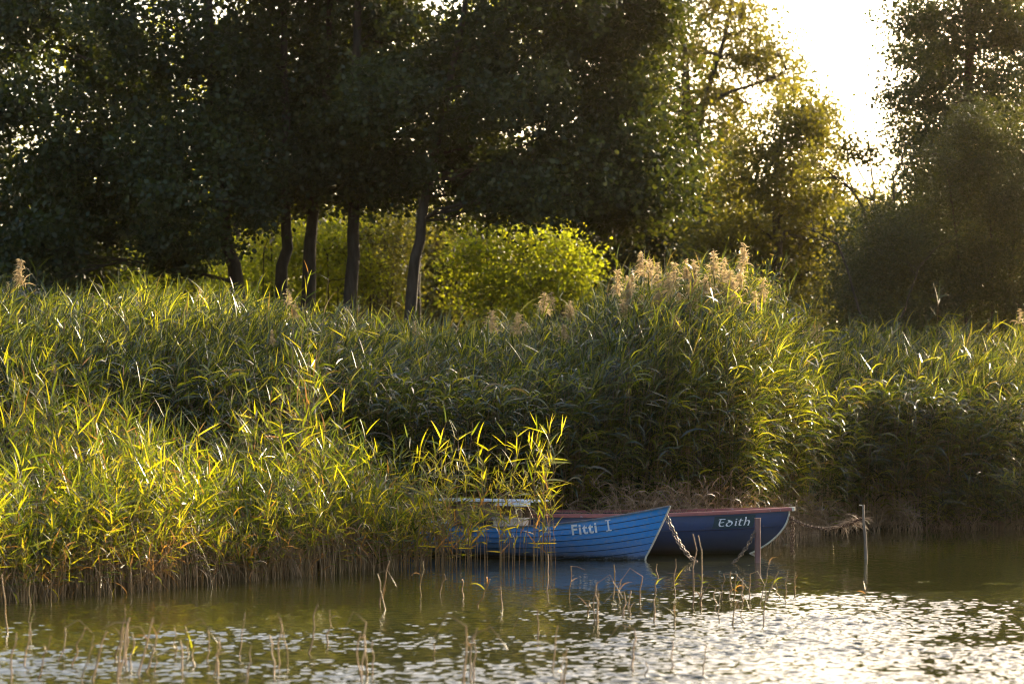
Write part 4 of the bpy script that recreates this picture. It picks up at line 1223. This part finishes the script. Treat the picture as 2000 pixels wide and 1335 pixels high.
h_ = [[(2.50, 1.12), (2.56, 1.0), (2.54, 0.5), (2.54, 0.02)], [(2.56, 0.5), (2.72, 0.66), (2.90, 0.58), (2.94, 0.3), (2.90, 0.02), (2.98, -0.02)]]
mb = MB()
for V2, fc in nib(E + d_ + i_ + t_ + h_):
    s = 0.788 + V2[:, 0] * 0.150 / (L2 * .93)
    t = 0.735 + V2[:, 1] * 0.115 / 0.79
    mb.add(pt2(s, t, -1, 0.030), fc)
mb.build('lettering', M['letter_paint'], boat2)

# ------------------------------------------------------------------ posts and chains
def chain_mesh(mb, pts, link=0.055, wire=0.0055, width=0.032, rng=RNG):
    P = np.asarray(pts, float)
    seg = np.linalg.norm(np.diff(P, axis=0), axis=1); cum = np.r_[0, np.cumsum(seg)]
    step = link * 0.74
    n = int(cum[-1] / step)
    for i in range(n):
        c = np.array([np.interp((i + .5) * step, cum, P[:, j]) for j in range(3)])
        c2 = np.array([np.interp((i + .5) * step + .01, cum, P[:, j]) for j in range(3)])
        d = c2 - c; d /= np.linalg.norm(d) + 1e-9
        ref = np.array([0, 1.0, 0.2]); u = np.cross(d, ref); u /= np.linalg.norm(u); w = np.cross(d, u)
        sidev = u if i % 2 == 0 else w
        sidev = sidev + rng.normal(0, .25, 3); sidev -= d * np.dot(sidev, d); sidev /= np.linalg.norm(sidev)
        a = np.linspace(0, 2 * math.pi, 13)
        lx = np.cos(a); ly = np.sin(a)
        path = c + d[None] * (np.sign(lx) * np.maximum(0, np.abs(lx)) * link / 2)[:, None] + sidev[None] * (ly * width / 2)[:, None]
        V, q = tube(path, wire, 5); mb.add(V, q)
def sag(p, q, s, n=24):
    t = np.linspace(0, 1, n)[:, None]
    P = np.asarray(p) * (1 - t) + np.asarray(q) * t
    P[:, 2] -= (4 * s * t * (1 - t))[:, 0]
    return P
# metal post
pp = onwater(1480, 1098)
po = empty('mooring_post', (pp[0], pp[1], 0))
mb = MB(); hp = at(1480, 1012, pp[1])[2]
r_ = 0.042
addbox(mb, (0, 0, hp / 2 - .3), (0.085, 0.075, hp + .6), bev=.016); mb.build('shaft', M['post_metal'], po)
mb = MB(); addbox(mb, (0, 0, hp + .004), (0.092, 0.082, 0.012), bev=.016); mb.build('cap', M['post_metal'], po)
tag(po, 'square red brown metal mooring post in the water before the navy boat', 'post')
# chain from the bow of the light blue boat, through the water, up to the post
bowp = boatpt(boat1, (e1[0] + .04, 0, e1[2] - .03))
pin = onwater(1356, 1096); pin[2] = 0.0
pout = onwater(1430, 1099); pout[2] = 0.0
ptop = np.array([pp[0] - 0.05, pp[1] - 0.045, at(1472, 1035, pp[1])[2]])
mid = (pin + pout) / 2 + np.array([0, 0, -0.28])
c1 = sag(bowp, pin, 0.09); c3 = sag(pout, ptop, 0.06)
c2 = bez(pin, mid + [0, 0, -.25], pout, 12)
path = np.vstack([c1, c2[1:-1], c3])
mb = MB()
chain_mesh(mb, path, 0.075, 0.0052, 0.036); chain_mesh(mb, path + np.array([0.030, 0.03, 0.012]), 0.075, 0.0052, 0.036)
o = mb.build('mooring_chain', M['steel'], origin=None)
tag(o, 'grey doubled mooring chain dipping into the water from the light blue bow to the post', 'chain')
# wooden stake
sk = onwater(1691, 1091)
st = at(1686, 985, sk[1])
o_ = empty('wooden_stake', (sk[0], sk[1], 0))
mb = MB()
Q = np.array([(sk[0], sk[1], -0.5), (sk[0], sk[1], 0), (st[0] * .4 + sk[0] * .6 + .006, sk[1], st[2] * .4), (st[0] * .7 + sk[0] * .3 - .006, sk[1], st[2] * .7), (st[0], sk[1], st[2])]) - [sk[0], sk[1], 0]
addtube(mb, Q, [0.027, 0.027, 0.024, 0.021, 0.018], 7); mb.build('shaft', M['stake'], o_)
mb = MB(); addtube(mb, [(st[0] - sk[0] + .015, 0, st[2] - .012), (st[0] - sk[0] - .06, 0, st[2] - .006)], 0.007, 5); mb.build('nail', M['bare_edge'], o_)
tag(o_, 'thin leaning wooden stake standing in the water near the far bank', 'stake')
# rusty chain from the navy bow to the stake, with its loose end hanging
e2 = boatpt(boat2, (float(pt2(np.array(1.0), np.array(.84), 1)[0]) + .02, 0, float(pt2(np.array(1.0), np.array(.84), 1)[2])))
sp_ = np.array([sk[0] - .03, sk[1] - .02, at(1684, 1008, sk[1])[2]])
mb = MB()
pth = sag(e2, sp_, 0.17, 30)
chain_mesh(mb, pth, 0.06, 0.0065, 0.036)
chain_mesh(mb, pth + np.array([0.0, 0.03, -0.02]), 0.06, 0.0065, 0.036)
mb_o = mb.build('rusty_chain', M['rust'])
tag(mb_o, 'rusty chain sagging from the navy bow to the thin stake', 'chain')
mb = MB()
hx = at(1547, 1016, e2[1])
pth = np.array([e2 + [0.02, 0, -0.0], hx + [0, 0, 0], [hx[0] + .005, hx[1], 0.3], [hx[0] - .005, hx[1], -0.12]])
for off in (-.016, .016): chain_mesh(mb, pth + np.array([off, off, 0]), 0.06, 0.0065, 0.036)
tag(mb.build('rusty_chain', M['rust']), 'rusty chain end hanging straight down from the navy bow into the water', 'chain')
# drift caught on the chain by the stake
mb = MB()
for k in range(46):
    c = sag(e2, sp_, 0.17, 30)[int(RNG.integers(19, 29))] + RNG.normal(0, .03, 3)
    l = RNG.uniform(.08, .32); a = RNG.normal(0, .7) + (math.pi if RNG.random() < .5 else 0)
    d = np.array([math.cos(a), RNG.normal(0, .3), math.sin(a) * .8 - .2])
    addtube(mb, bez(c, c + d * l * .5 + [0, 0, .05], c + d * l, 4), [.004, .004, .003, .002], 4, 0, RNG.random())
o = mb.build('drift_twigs', M['dead_stem'])
tag(o, 'tangle of dry drift twigs caught on the rusty chain by the stake', 'drift twigs')

# ------------------------------------------------------------------ haze
HAZE = 0.000065
m, nt, out = newmat('haze_air')
v = nt.nodes.new('ShaderNodeVolumePrincipled')
v.inputs['Color'].default_value = (1.0, 0.78, 0.50, 1)
v.inputs['Density'].default_value = HAZE
v.inputs['Anisotropy'].default_value = 0.88
nt.links.new(v.outputs[0], out.inputs['Volume'])
mb = MB(); addbox(mb, (0, 250, 14.0), (700, 700, 33.0))
hz = mb.build('haze', m)
tag(hz, kind='stuff')
